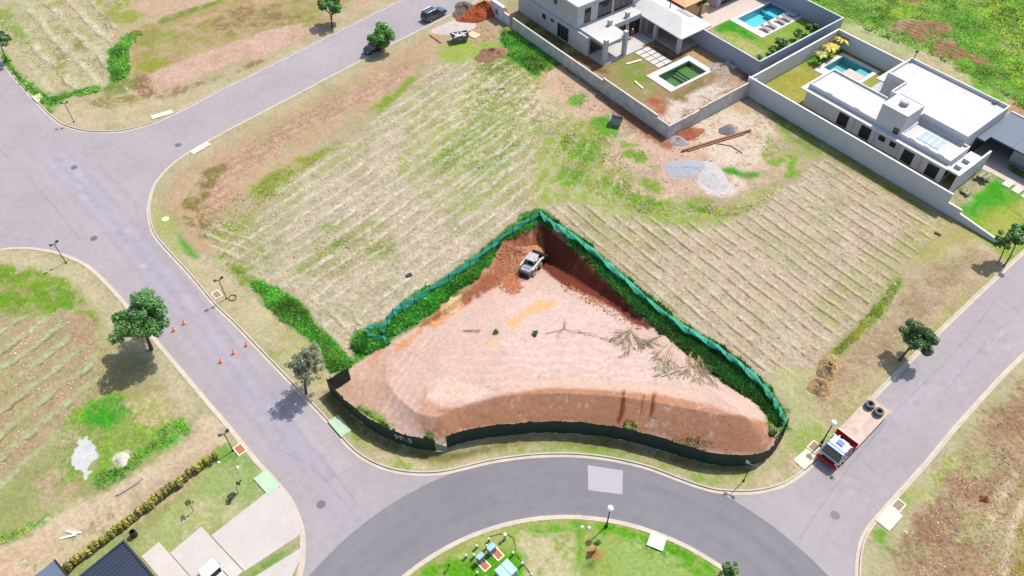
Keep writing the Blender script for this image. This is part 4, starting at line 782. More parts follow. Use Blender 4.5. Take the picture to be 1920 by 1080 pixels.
# ------------------------------------------------------------------ unfinished two-storey house
t = rt('two_storey_house', 'white two-storey house still being built, with terrace slab on columns and hipped veranda', 'house', fC)
HW = mat('fresh_white_render', (.42, .42, .43), .8, var=.12, scale=.6)
MB().box(23.6, 42, -17.2, -4.7, -.1, 3.3).to('ground_floor', HW, t); MB().box(26.7, 42, -20, -4.98, 3.3, 7.35).to('upper_floor', HW, t)
rf = MB().box(26.5, 42.2, -20.2, -4.8, 7.35, 7.5).to('upper_roof', ROOFW, t); MB().box(26.45, 42.2, -4.79, -4.6, 7.3, 7.62).to('roof_edge', WHITE_P, rf); MB().box(26.3, 26.48, -20.2, -4.6, 7.3, 7.62).to('roof_edge', WHITE_P, rf)
m = MB(); m.prism([(20.0, -5.2), (26.68, -5.2), (26.68, -16.7), (23.6, -16.7), (23.6, -10.3), (20.0, -10.3)], 3.3, 3.66); m.to('terrace_slab', ROOFW, t)
for v in (-5.45, -9.75): MB().box(19.75, 20.4, v - .3, v + .3, -.05, 4.5).to('column', HW, t)
for u, v in ((24.0, -9.78), (24.1, -13.79)): MB().box(u - .3, u + .3, v - .3, v + .3, 3.66, 4.6).to('column_stub', HW, t)
MB().prism([(19.7, -5.0), (23.58, -5.0), (23.58, -17.0), (20.2, -17.0), (20.2, -14.0), (19.7, -14.0)], -.05, .14).to('terrace_floor', mat('pale_floor', (.40, .37, .36), .8), t)
m = window(t, 'x', 23.6, -10, -5.2, .15, 2.9, out=-1, bars=2); window(t, 'x', 23.6, -16.5, -11, .15, 2.9, out=-1, bars=3)
window(t, 'x', 26.7, -7.85, -6.5, 3.9, 6.4, out=-1, bars=1, fr=BLACK); window(t, 'x', 26.7, -12.5, -9.5, 3.75, 6.5, out=-1, bars=2, fr=BLACK); window(t, 'x', 26.7, -17.4, -13.1, 3.75, 6.4, out=-1, bars=2, fr=BLACK)
for a in ((34.3, 35.3, 1.6, 2.6), (32.1, 33.1, 2.1, 2.65)): window(t, 'y', -4.7, *a, out=1, bars=0)
window(t, 'y', -4.7, 28.3, 31.2, .2, 2.75, out=1, bars=2, fr=ALU); window(t, 'y', -4.98, 31.9, 32.7, 5.4, 6.6, out=1, bars=0, fr=BLACK)
# veranda
for p in ((20.6, -17.4), (15.1, -17.35), (15.1, -22.6)): MB().box(p[0] - .3, p[0] + .3, p[1] - .3, p[1] + .3, -.05, 3.0).to('veranda_column', HW, t)
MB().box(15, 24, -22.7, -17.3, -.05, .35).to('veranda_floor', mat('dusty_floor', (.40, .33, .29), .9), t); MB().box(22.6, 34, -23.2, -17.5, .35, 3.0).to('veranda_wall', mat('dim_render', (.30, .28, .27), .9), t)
A = (14.3, -16.7); B_ = (14.3, -23.85); E1 = (34, -16.7); E2 = (34, -23.85); rz = 4.15
m = MB(); m.add([(*A, 3.2), (*B_, 3.2), (*E2, 3.2), (*E1, 3.2), (17.9, -20.3, rz), (34, -20.3, rz), (*A, 2.98), (*B_, 2.98), (*E2, 2.98), (*E1, 2.98)], [(0, 1, 4), (1, 2, 5, 4), (3, 0, 4, 5), (2, 3, 5), (0, 6, 7, 1), (1, 7, 8, 2), (3, 9, 6, 0), (2, 8, 9, 3), (6, 9, 8, 7)])
vr = m.to('veranda_roof', ROOFW, t)
m = MB(); m.add([(17.9, -22.1, 3.76), (20.9, -22.1, 3.76), (20.9, -23.3, 3.44), (17.9, -23.3, 3.44)], [(0, 1, 2, 3)]); m.to('solar_panel', mat('veranda_solar', (.32, .30, .34), .4), vr)
MB().tube([(21.6, -21.2, 3.9), (21.6, -21.2, 4.9)], .09, 8).to('flue', BLACK, vr)
for i in range(5):
    for j in range(2):
        o = MB().box(-.48, .48, -.75, .75, -.02, .08).to('stepping_stone', CONC_L); q = wl(fC, 19.0 - i * 1.15, -12.55 - j * 1.62); o.location = (q[0], q[1], 0); o.rotation_euler = (0, 0, fC[3])
        tag(o, 'white square slab of the path from terrace to green pool', 'paving slab', 'stepping stones in the unfinished yard')
q = wl(fC, 7.1, -22.0); t = root('pump_pit', 'open square concrete pit frame among rubble beside the green pool', 'pump pit', (q[0], q[1], 0), fC[3])
m = MB(); m.box(-1, 1, -1, -.65, 0, .5); m.box(-1, 1, .65, 1, 0, .5); m.box(-1, -.65, -.65, .65, 0, .5); m.box(.65, 1, -.65, .65, 0, .5); m.to('frame', CONC_L, t); MB().box(-.65, .65, -.65, .65, 0, .08).to('pit_floor', DARKIN, t)

# ------------------------------------------------------------------ pool neighbour's houses
t = rt('villa', 'grey house with wide glass door opening onto the tiled pool deck', 'house', fP)
MB().box(11.2, 30, 18.8, 36, -.05, 3.4).to('wall', mat('villa_wall', (.42, .44, .48), .8), t); window(t, 'y', 18.8, 12.2, 19.5, .1, 2.6, out=-1, bars=3); MB().box(10.8, 30.4, 18.2, 36.4, 3.4, 3.65).to('roof', SLATE, t)
t = rt('tiled_house', 'small ochre house under an orange clay tile roof beside the pool deck', 'house', fP)
MB().box(2.4, 8.6, 18.8, 36, -.05, 3.7).to('wall', ORANGE_W, t); window(t, 'x', 2.4, 20.5, 22.6, 1.4, 2.8, out=-1, bars=1)
m = MB(); m.add([(1.6, 18.0, 3.7), (9.3, 18.0, 3.7), (9.3, 37, 3.7), (1.6, 37, 3.7), (5.45, 21.8, 5.1), (5.45, 37, 5.1)], [(0, 1, 4), (1, 2, 5, 4), (3, 0, 4, 5), (2, 3, 5), (0, 3, 2, 1)]); m.to('roof', TILE, t)
o = MB().prism([(0.05, 14.65), (20.6, 14.65), (20.6, 18.75), (11.1, 18.75), (11.1, 34), (0.05, 34)], -.02, .06).to('pool_terrace', PAVE); o.location = (*fP[0], 0); o.rotation_euler = (0, 0, fP[3]); tag(o, kind='structure')
def lounger():
    r = root('sun_lounger', 'grey cushioned sun lounger on the white deck of the turquoise pool', 'sun lounger', group='loungers by the turquoise pool')
    f = mat('lounger_fabric', (.28, .23, .22), .9)
    MB().box(-.33, .33, -.9, .35, .32, .42).to('seat', f, r); m = MB(); m.add([(-.33, .35, .32), (.33, .35, .32), (.33, .35, .42), (-.33, .35, .42), (-.33, 1.0, .66), (.33, 1.0, .66), (.33, .98, .76), (-.33, .98, .76)], [(0, 1, 2, 3), (4, 5, 6, 7), (0, 1, 5, 4), (1, 2, 6, 5), (2, 3, 7, 6), (3, 0, 4, 7)]); m.to('backrest', f, r)
    for x in (-.28, .28):
        for y in (-.8, .3): MB().box(x - .03, x + .03, y - .03, y + .03, 0, .32).to('leg', WHITE_P, r)
    return r
L0 = lounger()
for i, u in enumerate((12.2, 13.9, 16.2, 17.7)):
    o = L0 if i == 0 else copy_tree(L0); q = wl(fP, u, 8.5); o.location = (q[0], q[1], .07); o.rotation_euler = (0, 0, fP[3])
q = wl(fP, 19.9, 8.6); t = root('side_table', 'square grey low table at the far end of the lounger row', 'table', (q[0], q[1], .07), fP[3]); MB().box(-.7, .7, -.6, .6, .3, .38).to('table_top', mat('grey_board', (.33, .33, .38), .6), t); [MB().box(x - .04, x + .04, y - .04, y + .04, 0, .3).to('leg', ALU, t) for x in (-.6, .6) for y in (-.5, .5)]

# ------------------------------------------------------------------ south-west house, driveways, hedge
def ribbed(P4, n, h):                               # standing-seam roof between four corners
    a, b_, c, d = [np.array(p, float) for p in P4]; m = MB(); m.add([a, b_, c, d, a - [0, 0, .15], b_ - [0, 0, .15], c - [0, 0, .15], d - [0, 0, .15]], [(0, 1, 2, 3), (7, 6, 5, 4), (0, 4, 5, 1), (1, 5, 6, 2), (2, 6, 7, 3), (3, 7, 4, 0)])
    for i in range(n):
        s_ = (i + .5) / n; p = a + (b_ - a) * s_; q = d + (c - d) * s_; e = (b_ - a) / n * .16; m.add([p - e, p + e, q + e, q - e, p - e + [0, 0, h], p + e + [0, 0, h], q + e + [0, 0, h], q - e + [0, 0, h]], [(4, 5, 6, 7), (0, 1, 5, 4), (1, 2, 6, 5), (2, 3, 7, 6), (3, 0, 4, 7)])
    return m
t = rt('dark_roofed_house', 'house with a dark blue ribbed metal roof beside the concrete driveways', 'house', fB)
MB().box(.5, 9.5, -14, -.5, -.05, 2.9).to('wall', mat('villa_wall', (1, 1, 1)), t)
ribbed([(.18, -.18, 3.1), (9.8, -.18, 3.1), (9.8, -15, 3.5), (.18, -15, 3.5)], 26, .05).to('roof', NAVY, t)
m = MB(); m.box(0, .17, -15, 0, 2.95, 3.28); m.box(.17, 9.9, -.17, 0, 2.95, 3.28); m.to('roof_edge', mat('black_flashing', (.03, .035, .05), .5), t)
t = rt('garden_shed', 'small low building with a slate blue roof behind the yellow-green hedge', 'shed', fB)
MB().box(-2.9, -.3, -12, -5.6, -.05, 2.7).to('wall', mat('villa_wall', (1, 1, 1)), t); MB().box(-3.2, -.05, -12.4, -5.2, 2.72, 2.95).to('roof', mat('slate_blue_roof', (.09, .12, .17), .5), t); MB().box(-3.26, -.0, -5.19, -5.05, 2.66, 3.0).to('roof_edge', BLACK, t)
for j, (P, lab) in enumerate((([(.6, .15), (9, .15), (9, 2.02), (.6, 2.02)], 'narrow pale concrete slab against the dark-roofed house'), ([(2.35, 2.1), (9, 2.1), (9, 5.55), (2.35, 5.55)], 'middle pale concrete driveway slab, the one with the white car'), ([(3.85, 5.64), (9.1, 5.64), (10.2, 11.0), (10.0, 11.6), (8.6, 12.4), (6.4, 13.2), (5.2, 13.2), (4.3, 12.9)], 'widest pale concrete driveway slab, curving to the street kerb'), ([(10.1, 5.4), (14, 5.6), (12.2, 9.6), (11.4, 10.8)], 'triangular pale concrete slab at the bottom edge beside the lane'))):
    P = np.array(P); o = MB().prism([wl(fB, *p) for p in P], -.05, .05 + .004 * j).to('driveway', mat('driveway_concrete', (.395, .36, .335), .9, var=.09, scale=.4)); tag(o, lab, 'driveway')
# ------------------------------------------------------------------ cars
def wheel(par, x, y, r=.34, w=.24):
    o = MB().disc((x, y, r), 'y', r, w, 20).to('wheel', RUBBER, par); MB().disc((x, y + math.copysign(w * .5, y), r), 'y', r * .58, .03, 14).to('rim', ALU, o)
def car(name, label, cat, loc, rz, paint, suv=True, k=1.0):
    r = root(name, label, cat, loc, rz)
    Lh, hw, ht_ = 2.35, .94, (1.68 if suv else 1.48)
    def ring(x, w, z0, z1, ww): return [(x, -w, z0), (x, w, z0), (x, w * 1.0, z0 + (z1 - z0) * .55), (x, w * ww, z1), (x, -w * ww, z1), (x, -w, z0 + (z1 - z0) * .55)]
    m = MB(); m.loft([ring(-Lh, hw * .82, .45, .86, .92), ring(-Lh + .1, hw * .93, .32, .98, .93), ring(-1.4, hw, .26, 1.02, .93), ring(.8, hw, .26, 1.0, .93), ring(1.5, hw * .98, .28, .95, .9), ring(Lh - .15, hw * .88, .34, .82, .88), ring(Lh, hw * .74, .42, .66, .9)])
    b = m.to('body', paint, r, smooth=False, bevel=.03)
    xb, xt0, xt1, xf = -2.2, -1.95, .15, .95
    def ring2(x0, z, w): return [(x0, -w, z), (x0, w, z)]
    V = [(xb, -hw * .9, .98), (xf, -hw * .9, .98), (xf, hw * .9, .98), (xb, hw * .9, .98), (xt0, -hw * .72, ht_), (xt1, -hw * .72, ht_), (xt1, hw * .72, ht_), (xt0, hw * .72, ht_)]
    m = MB(); m.add(V, [(0, 1, 5, 4), (1, 2, 6, 5), (2, 3, 7, 6), (3, 0, 4, 7), (4, 5, 6, 7), (0, 3, 2, 1)]); m.to('cabin', GLASS, r, bevel=.02)
    m = MB(); m.add([(xt0 - .05, -hw * .74, ht_ - .05), (xt1 + .08, -hw * .74, ht_ - .05), (xt1 + .08, hw * .74, ht_ - .05), (xt0 - .05, hw * .74, ht_ - .05), (xt0, -hw * .68, ht_ + .03), (xt1, -hw * .68, ht_ + .03), (xt1, hw * .68, ht_ + .03), (xt0, hw * .68, ht_ + .03)], [(0, 3, 2, 1), (4, 5, 6, 7), (0, 1, 5, 4), (1, 2, 6, 5), (2, 3, 7, 6), (3, 0, 4, 7)]); m.to('roof', paint, r, bevel=.02)
    m = MB()
    for s in (-1, 1):
        for x0, z0, x1, z1 in ((xf, .98, xt1, ht_ - .03), (-.55, .98, -.6, ht_ - .03), (-1.6, .98, -1.6, ht_ - .03), (xb, .98, xt0, ht_ - .03)): m.bar((x0, s * hw * .905, z0), (x1, s * hw * .725, z1), .07, .05)
    m.to('pillar', paint, r)
    if suv:
        for s in (-1, 1): MB().tube([(-1.9, s * .62, ht_ + .03), (-1.8, s * .62, ht_ + .1), (0, s * .62, ht_ + .1), (.1, s * .62, ht_ + .03)], .025, 6).to('roof_rail', ALU, r)
    for s in (-1, 1):
        wheel(r, -1.45, s * .84); wheel(r, 1.42, s * .84)
        MB().box(.72, .9, min(s * .92, s * 1.1), max(s * .92, s * 1.1), .98, 1.12).to('mirror', paint, r)
        MB().box(Lh - .14, Lh - .02, min(s * .42, s * .72), max(s * .42, s * .72), .60, .74).to('headlight', mat('lamp_glass', (.8, .8, .78), .15), r); MB().box(-Lh - .01, -Lh + .1, min(s * .5, s * .76), max(s * .5, s * .76), .74, .9).to('tail_light', mat('red_lens', (.4, .02, .02), .2), r)
    r.scale = (k, k, k); return r
def hdg(a, b): d = G(*b) - G(*a); return math.atan2(d[1], d[0])
NAVYP = mat('navy_car_paint', (.045, .075, .115), .25, .5, var=.03, coat=1.0); BLKP = mat('black_car_paint', (.012, .013, .018), .25, .3, var=.03, coat=1.0); WHTP = mat('white_car_paint', (.6, .6, .6), .3, var=.02, coat=1.0)
RD = hdg((480, 217), (852, 24))
p = G(814, 31); car('parked_car', 'dark blue estate car with roof rails parked at the top of the north road', 'car', (p[0], p[1], -.12), RD, NAVYP, True, 1.04)
p = G(706, 91); car('parked_car', 'black car parked in the shade half hidden by the kerbside tree', 'car', (p[0], p[1], -.12), RD + math.pi, BLKP, False)
q = wl(fB, 8.5, 3.55); car('parked_car', 'white car on the middle driveway slab at the bottom edge', 'car', (q[0], q[1], .06), fB[3] + math.pi, WHTP, False)

# ------------------------------------------------------------------ flatbed lorry
REDP = mat('red_truck_paint', (.42, .015, .018), .35, var=.08, coat=.5); WHT2 = mat('white_truck_paint', (.5, .5, .52), .45, var=.05); BLU2 = mat('blue_hatch', (.015, .08, .36), .5); PLY = mat('worn_bed_boards', (.44, .34, .28), .9, var=.25, scale=1.2)
t = rt('flatbed_truck', 'red flatbed lorry with white cab roof parked at the right kerb facing the camera', 'truck', fT, z=-.12)
yc = 1.13
def sy(a, b): return yc + a, yc + b
m = MB(); m.loft([[(.05, yc - 1.05, .55), (.05, yc + 1.05, .55), (.0, yc + 1.12, 1.3), (.0, yc - 1.12, 1.3)], [(2.0, yc - 1.12, .55), (2.0, yc + 1.12, .55), (2.0, yc + 1.15, 1.35), (2.0, yc - 1.15, 1.35)]]); m.to('cab', REDP, t, bevel=.05)
cu = MB(); cu.add([(.02, yc - 1.1, 1.3), (2.0, yc - 1.13, 1.35), (2.0, yc + 1.13, 1.35), (.02, yc + 1.1, 1.3), (.62, yc - .95, 2.35), (1.95, yc - .98, 2.4), (1.95, yc + .98, 2.4), (.62, yc + .95, 2.35)], [(0, 1, 5, 4), (1, 2, 6, 5), (2, 3, 7, 6), (3, 0, 4, 7), (4, 5, 6, 7), (0, 3, 2, 1)]); cu.to('windscreen', GLASS, t)
m = MB()
for s in (-1, 1):
    m.bar((.0, yc + s * 1.1, 1.3), (.6, yc + s * .96, 2.36), .12, .08); m.bar((1.98, yc + s * 1.12, 1.3), (1.96, yc + s * .97, 2.38), .2, .06); m.bar((1.05, yc + s * 1.115, 1.3), (1.15, yc + s * .965, 2.38), .1, .05)
m.bar((-.0, yc - 1.1, 1.3), (-.0, yc + 1.1, 1.3), .12, .1); m.to('cab_frame', mat('silver_trim', (.6, .6, .62), .4, .3), t)
MB().box(.62, 1.98, *sy(-.97, .97), 2.36, 2.56, .12, .1).to('cab_roof', WHT2, t, bevel=.05); MB().box(1.05, 1.65, *sy(-.36, .36), 2.565, 2.68).to('roof_hatch', BLU2, t); MB().box(.42, .68, *sy(-.93, .93), 2.3, 2.44).to('sun_visor', mat('pale_blue_visor', (.06, .2, .5), .4), t)
MB().box(-.18, .12, *sy(-1.15, 1.15), .35, .75).to('bumper', REDP, t, bevel=.04); MB().box(-.02, .0, *sy(-.7, .7), .85, 1.2).to('grille', BLACK, t)
for s in (-1, 1):
    a = yc + s * .9; MB().box(-.04, .06, a - .16, a + .16, .85, 1.05).to('headlight', mat('lamp_glass', (1, 1, 1)), t)
    MB().box(.15, .3, yc + s * 1.28 - .1, yc + s * 1.28 + .1, 1.5, 2.0).to('mirror', BLACK, t)
MB().box(2.0, 9.5, *sy(-.42, .42), .6, .85).to('chassis', BLACK, t)
MB().box(2.1, 2.75, *sy(-.55, .25), .9, 1.6).to('engine_cover', mat('grey_white_render', (1, 1, 1)), t); MB().tube([(2.3, yc + .6, .8), (2.3, yc + .6, 2.2)], .07, 8).to('exhaust', ALU, t)
hb = MB(); hb.box(3.02, 3.12, *sy(-1.2, 1.2), 1.0, 2.0); hb.box(2.98, 3.16, *sy(-1.22, 1.22), 2.0, 2.12); hb.box(2.98, 3.16, *sy(-1.22, -1.1), .9, 2.0); hb.box(2.98, 3.16, *sy(1.1, 1.22), .9, 2.0); hb.box(2.72, 3.0, *sy(-1.22, -.8), .8, 1.7); hb.box(2.72, 3.0, *sy(.8, 1.22), .8, 1.7); hb.to('headboard', REDP, t)
MB().box(3.14, 9.75, *sy(-1.2, 1.2), 1.0, 1.12).to('load_bed', PLY, t); m = MB(); m.box(3.14, 9.75, yc - 1.25, yc - 1.202, .9, 1.15); m.box(3.14, 9.75, yc + 1.202, yc + 1.25, .9, 1.15); m.box(9.752, 9.82, yc - 1.25, yc + 1.25, .9, 1.15); m.to('bed_rail', mat('bed_side_rail', (.45, .32, .27), .7), t)
for x, ys in ((.95, (1.0,)), (6.6, (.95, .68)), (7.8, (.95, .68))):
    for s in (-1, 1):
        for y in ys[:1]: o = MB().disc((x, yc + s * y, .5), 'y', .5, .32 if len(ys) == 1 else .5, 20).to('wheel', RUBBER, t); MB().disc((x, yc + s * (y + .17), .5), 'y', .27, .04, 14).to('rim', ALU, o)
        MB().box(x - .62, x + .62, min(yc + s * .75, yc + s * 1.15), max(yc + s * .75, yc + s * 1.15), 1.02 if x < 2 else .93, 1.06 if x < 2 else .97).to('mudguard', REDP if x < 2 else BLACK, t)
tm = mat('grey_worn_tyre', (.13, .12, .12), .9, var=.2)
for k, (u, v, lab) in enumerate(((8.55, 1.78, 'loose tyre on the lorry bed, the one nearer the grass kerb'), (8.45, .66, 'loose tyre on the lorry bed, the one nearer the carriageway'))):
    q = wl(fT, u, v); r_ = root('tyre', lab, 'tyre', (q[0], q[1], 1.0)); 
    for h, nm in ((.15, 'tread'), (.44, 'tread')): MB().disc((0, 0, h), 'z', .52, .28, 28, hole=.28).to(nm, tm, r_, smooth=False, bevel=.02)

# ------------------------------------------------------------------ loader in the excavation
p = GP(996, 506); q = GP(1019, 474); t = root('loader', 'dusty pale skid loader with a black bucket working in the corner of the red excavation', 'loader', p, math.atan2(q[1] - p[1], q[0] - p[0]))
DUST = mat('dusty_white_machine', (.27, .25, .245), .75, var=.2, scale=2); DGR = mat('machine_grey', (.2, .2, .21), .7)
MB().box(-1.9, 1.2, -.72, .72, .45, 1.2).to('chassis', DUST, t, bevel=.05); MB().box(-1.95, -.55, -.7, .7, 1.2, 1.7, .1, .05).to('engine_hood', mat('dusty_roof', (.36, .34, .34), .75, var=.35, scale=3), t, bevel=.05); MB().box(-2.08, -1.95, -.66, .66, .5, 1.3).to('rear_grille', BLACK, t); MB().box(-1.5, -1.0, -.5, .5, 1.71, 1.78).to('vent', DGR, t); MB().tube([(-.75, .5, 1.7), (-.75, .5, 2.3)], .05, 8).to('exhaust', BLACK, t)
MB().box(-.35, .35, -.4, .4, 1.2, 1.55).to('seat', BLACK, t); m = MB()
for x, s in ((-.5, -1), (-.5, 1), (.72, -1), (.72, 1)): m.bar((x, s * .62, 1.2), (x * .95, s * .6, 2.3), .12)
m.to('cab_frame', DGR, t); MB().box(-.6, .85, -.66, .66, 2.3, 2.4).to('cab_roof', mat('dusty_roof', (1, 1, 1)), t, bevel=.03); MB().box(.3, 1.15, -.6, .6, 1.2, 1.45).to('front_cowl', mat('pale_cowl', (.46, .44, .43), .7, var=.25, scale=4), t)
for s in (-1, 1):
    m = MB(); m.bar((-1.5, s * .86, 1.75), (.9, s * .86, 1.5), .2, .26); m.bar((.9, s * .86, 1.5), (2.3, s * .7, .6), .2, .24); m.to('lift_arm', mat('pale_cowl', (1, 1, 1)), t); MB().tube([(-.4, s * .86, 1.0), (1.3, s * .82, 1.15)], .06, 8).to('hydraulic_ram', ALU, t)
    for x in (-1.1, .85): o = MB().disc((x, s * .88, .45), 'y', .45, .34, 18).to('wheel', mat('clay_caked_tyre', (.20, .13, .10), .95), t); MB().disc((x, s * 1.05, .45), 'y', .22, .04, 12).to('rim', DUST, o)
m = MB(); prof = [(2.15, .12), (2.15, 1.05), (2.4, 1.2), (2.46, 1.1), (2.34, .35), (3.3, .14), (3.3, .06), (2.2, .05)]; n_ = len(prof); m.add([(x, -1.0, z) for x, z in prof] + [(x, 1.0, z) for x, z in prof], [(i, (i + 1) % n_, n_ + (i + 1) % n_, n_ + i) for i in range(n_)] + [tuple(range(n_))[::-1], tuple(range(n_, 2 * n_))])
for s in (-1.0, .95): m.box(2.17, 2.9, s, s + .05, .06, .75)
m.to('bucket', BLACK, t)

# ------------------------------------------------------------------ skips, rubble heaps, site timber
def skip(loc, rz, label, paint, fill):
    r = root('skip', label, 'skip', loc, rz)
    def shell(z, k): return [(-1.5 * k, -.85 * k, z), (1.5 * k, -.85 * k, z), (1.5 * k, .85 * k, z), (-1.5 * k, .85 * k, z)]
    m = MB(); m.loft([shell(0, .72), shell(1.15, 1.0), shell(1.2, 1.03), shell(1.15, .96), shell(.7, .86)], cap=False); m.add(shell(0, .72), [(0, 3, 2, 1)]); m.to('bin', paint, r)
    for s in (-1, 1):
        for x in (-.6, .6): MB().box(x - .06, x + .06, min(s * .84, s * .95), max(s * .84, s * .95), .5, 1.15).to('lifting_lug', paint, r)
    if fill:
        heap_mesh(1.2, .65, .45, 31).to('rubble', mat('mixed_rubble', (.45, .45, .47), .9, var=.5, scale=3), r).location = (0, 0, .72)
        rr = random.Random(3); m = MB()
        for _ in range(12): m.bar((rr.uniform(-1, 1), rr.uniform(-.5, .5), 1.0), (rr.uniform(-1.2, 1.2), rr.uniform(-.7, .7), 1.3), .16, .05)
        m.to('debris', mat('white_scrap', (.75, .75, .76), .8, var=.4, scale=4), r)
    else: MB().box(-1.25, 1.25, -.7, .7, .74, .78).to('rubble', DARKIN, r)
def heap_mesh(rx, ry, h, seed, n=40, rough=.18):
    m = MB(); rr = np.random.default_rng(seed); V = []; F = []; k = 14
    ph = rr.uniform(0, 6.28, 6)
    for i in range(k + 1):
        q = i / k
        for j in range(n):
            a = 2 * math.pi * j / n; w = 1 + .13 * math.sin(2 * a + ph[0]) + .1 * math.sin(3 * a + ph[1]) + .06 * math.sin(5 * a + ph[2])
            xx, yy = q * math.cos(a) * rx, q * math.sin(a) * ry; z = h * (1 - q ** 1.5) * (1 + rough * 1.6 * float(fbm(np.array([xx]), np.array([yy]), max(.35, min(rx, ry) * .5), seed, 3)[0])) * (1 + rough * .25 * rr.standard_normal()); rad = q * w
            V.append((rx * rad * math.cos(a), ry * rad * math.sin(a), max(z, 0) if i < k else -.06))
    for i in range(k):
        for j in range(n): F.append((i * n + j, i * n + (j + 1) % n, (i + 1) * n + (j + 1) % n, (i + 1) * n + j))
    m.add(V, F); return m
def heap(name, label, cat, px, py, rx, ry, h, col, seed, rz=0.0, rough=.18, var=.2):
    p = GP(px, py); o = heap_mesh(rx, ry, h, seed, rough=rough).to(name, mat('heap_' + str(seed), col, .95, var=var, scale=2.5)); o.location = p; o.rotation_euler = (0, 0, rz); tag(o, label, cat)
skip(G(862, 76), R(20), 'grey skip overflowing with white and dark scrap beside the north road kerb', mat('olive_skip_paint', (.16, .17, .13), .7, var=.3), True)
skip(G(1155, 233), R(-20), 'small grey-green bin on the grass beside the raw concrete wall', mat('grey_green_bin', (.22, .28, .29), .6, var=.15), False)
bpy.data.objects['skip.001'].scale = (.62, .8, .95)
heap('earth_heap', 'brown earth heap on the grass near the top of the lot', 'heap', 922, 102, 3.2, 1.9, .9, S(178, 136, 104), 101, .3, .3)
heap('earth_heap', 'bright red-orange earth heap in front of the white gate pillar', 'heap', 905, 26, 4.6, 2.6, 2.0, S(196, 96, 54), 102, .5, .25)
heap('earth_heap', 'low dark red earth heap by the corner of the raw concrete wall', 'heap', 1292, 251, 2.2, 1.3, .6, S(190, 112, 78), 103, .4)
heap('gravel_heap', 'round dark grey gravel heap in front of the raw concrete wall', 'heap', 1365, 245, 1.6, 1.3, .45, S(136, 134, 138), 104, 0, .12)
heap('gravel_heap', 'pale strip of sand heaped against the dark gravel', 'heap', 1380, 243, .8, 1.1, .4, S(210, 200, 190), 105, 0, .15)
heap('gravel_heap', 'wide flat blue-grey gravel heap in the middle of the builders clearing', 'heap', 1284, 316, 3.3, 2.0, .3, S(190, 191, 200), 106, 0, .14)
heap('gravel_heap', 'small pale grey gravel heap touching the corner of the raw concrete wall', 'heap', 1272, 265, 1.6, 1.2, .5, S(190, 180, 182), 107, 0, .2)
heap('sand_heap', 'pale grey spread sand heap at the edge of the builders clearing', 'heap', 1336, 330, 2.2, 2.8, .22, S(218, 212, 210), 108, .3, .2)
heap('sand_heap', 'small white heap of lime on the grass beside the larger white spill', 'heap', 229, 862, .75, .85, .35, S(246, 232, 214), 109)
heap('rubble_heap', 'grey demolition rubble heap on the kerb at the top beside the dark hole', 'heap', 872, 22, 2.4, 3.2, 1.1, S(140, 128, 112), 110, .3, .35, .4)
heap('rubble_heap', 'crumbled concrete heap in the corner of the unfinished yard behind the green pool', 'heap', 1355, 128, 2.6, 2.0, .6, S(206, 186, 170), 111, .2, .35, .35)
heap('sand_heap', 'white cement dust patch between the grey skip and the red earth', 'heap', 856, 50, 4.0, 2.6, .25, S(228, 216, 210), 112, .4, .25)
heap('earth_heap', 'dry brown brush and soil heap at the end of the eastern bank', 'heap', 1553, 690, 1.9, 1.3, .8, S(206, 172, 122), 113, .9, .4, .4)
heap('earth_heap', 'dry clod heap below the larger one on the eastern bank', 'heap', 1537, 726, 1.6, 1.1, .6, S(196, 160, 114), 114, .9, .4, .4)
heap('boulder', 'rounded orange-brown boulder on the dry slope at lower right', 'boulder', 1845, 936, .55, .42, .6, S(196, 134, 92), 115, .2, .08)
heap('earth_heap', 'loose red clods heaped beside the loader in the excavation', 'heap', 972, 484, 3.3, 2.9, 1.15, S(214, 150, 112), 116, .2, .25, .35)
def bars(name, label, cat, segs, m_):
    b = MB()
    for a, c, w, h in segs: b.bar(a, c, w, h)
    org = np.array(segs[0][0]) * [1, 1, 0]; return tag(b.to(name, m_, origin=org), label, cat)
def g2(a, z): return GP(*a, z)
bars('timber_beam', 'long rusty brown beam lying across the builders clearing', 'beam', [(g2((1278, 285), .25), g2((1407, 246), .25), .26, .25), (g2((1290, 284), .12), g2((1396, 252), .12), .22, .15)], RUST)
bars('reinforcing_bar', 'thin bent dark steel bar curving away from the rusty beam', 'bar', [(g2((1345, 270), .08), g2((1370, 274), .08), .09, .06), (g2((1370, 274), .08), g2((1392, 288), .08), .09, .06)], BLACK)
bars('plank', 'dark weathered plank on the kerb grass beside the grey skip', 'plank', [(g2((806, 66), .1), g2((827, 81), .1), .3, .1)], RUST)
bars('plywood_sheet', 'pale orange plywood sheet next to the grey skip', 'board', [(g2((880, 63), .12), g2((897, 70), .12), 1.5, .05)], mat('plywood', (.62, .40, .25), .8))
bars('plank', 'pale timber plank on the soil beside the terrace of the unfinished house', 'plank', [(g2((1174, 121), .1), g2((1203, 113), .1), .35, .08)], CREAM)
bars('plank', 'short pale plank on the yard soil left of the green pool', 'plank', [(g2((1190, 153), .1), g2((1206, 167), .1), .3, .08)], CREAM)
bars('stick', 'upper of two bleached sticks lying on the bare dirt by the hedge', 'stick', [(g2((125, 996), .1), g2((140, 1000), .08), .22, .12), (g2((140, 1000), .08), g2((153, 999), .1), .18, .1)], mat('bleached_wood', (.75, .68, .56), .9))
bars('stick', 'lower of two bleached sticks lying on the bare dirt by the hedge', 'stick', [(g2((113, 1011), .1), g2((144, 1003), .1), .18, .1)], mat('bleached_wood', (1, 1, 1)))
bars('pole', 'thin grey pole lying along the dirt strip', 'pole', [(g2((217, 930), .1), g2((268, 898), .1), .1, .1), (g2((222, 929), .1), g2((262, 904), .1), .1, .1)], mat('grey_pole', (.30, .26, .24), .8))
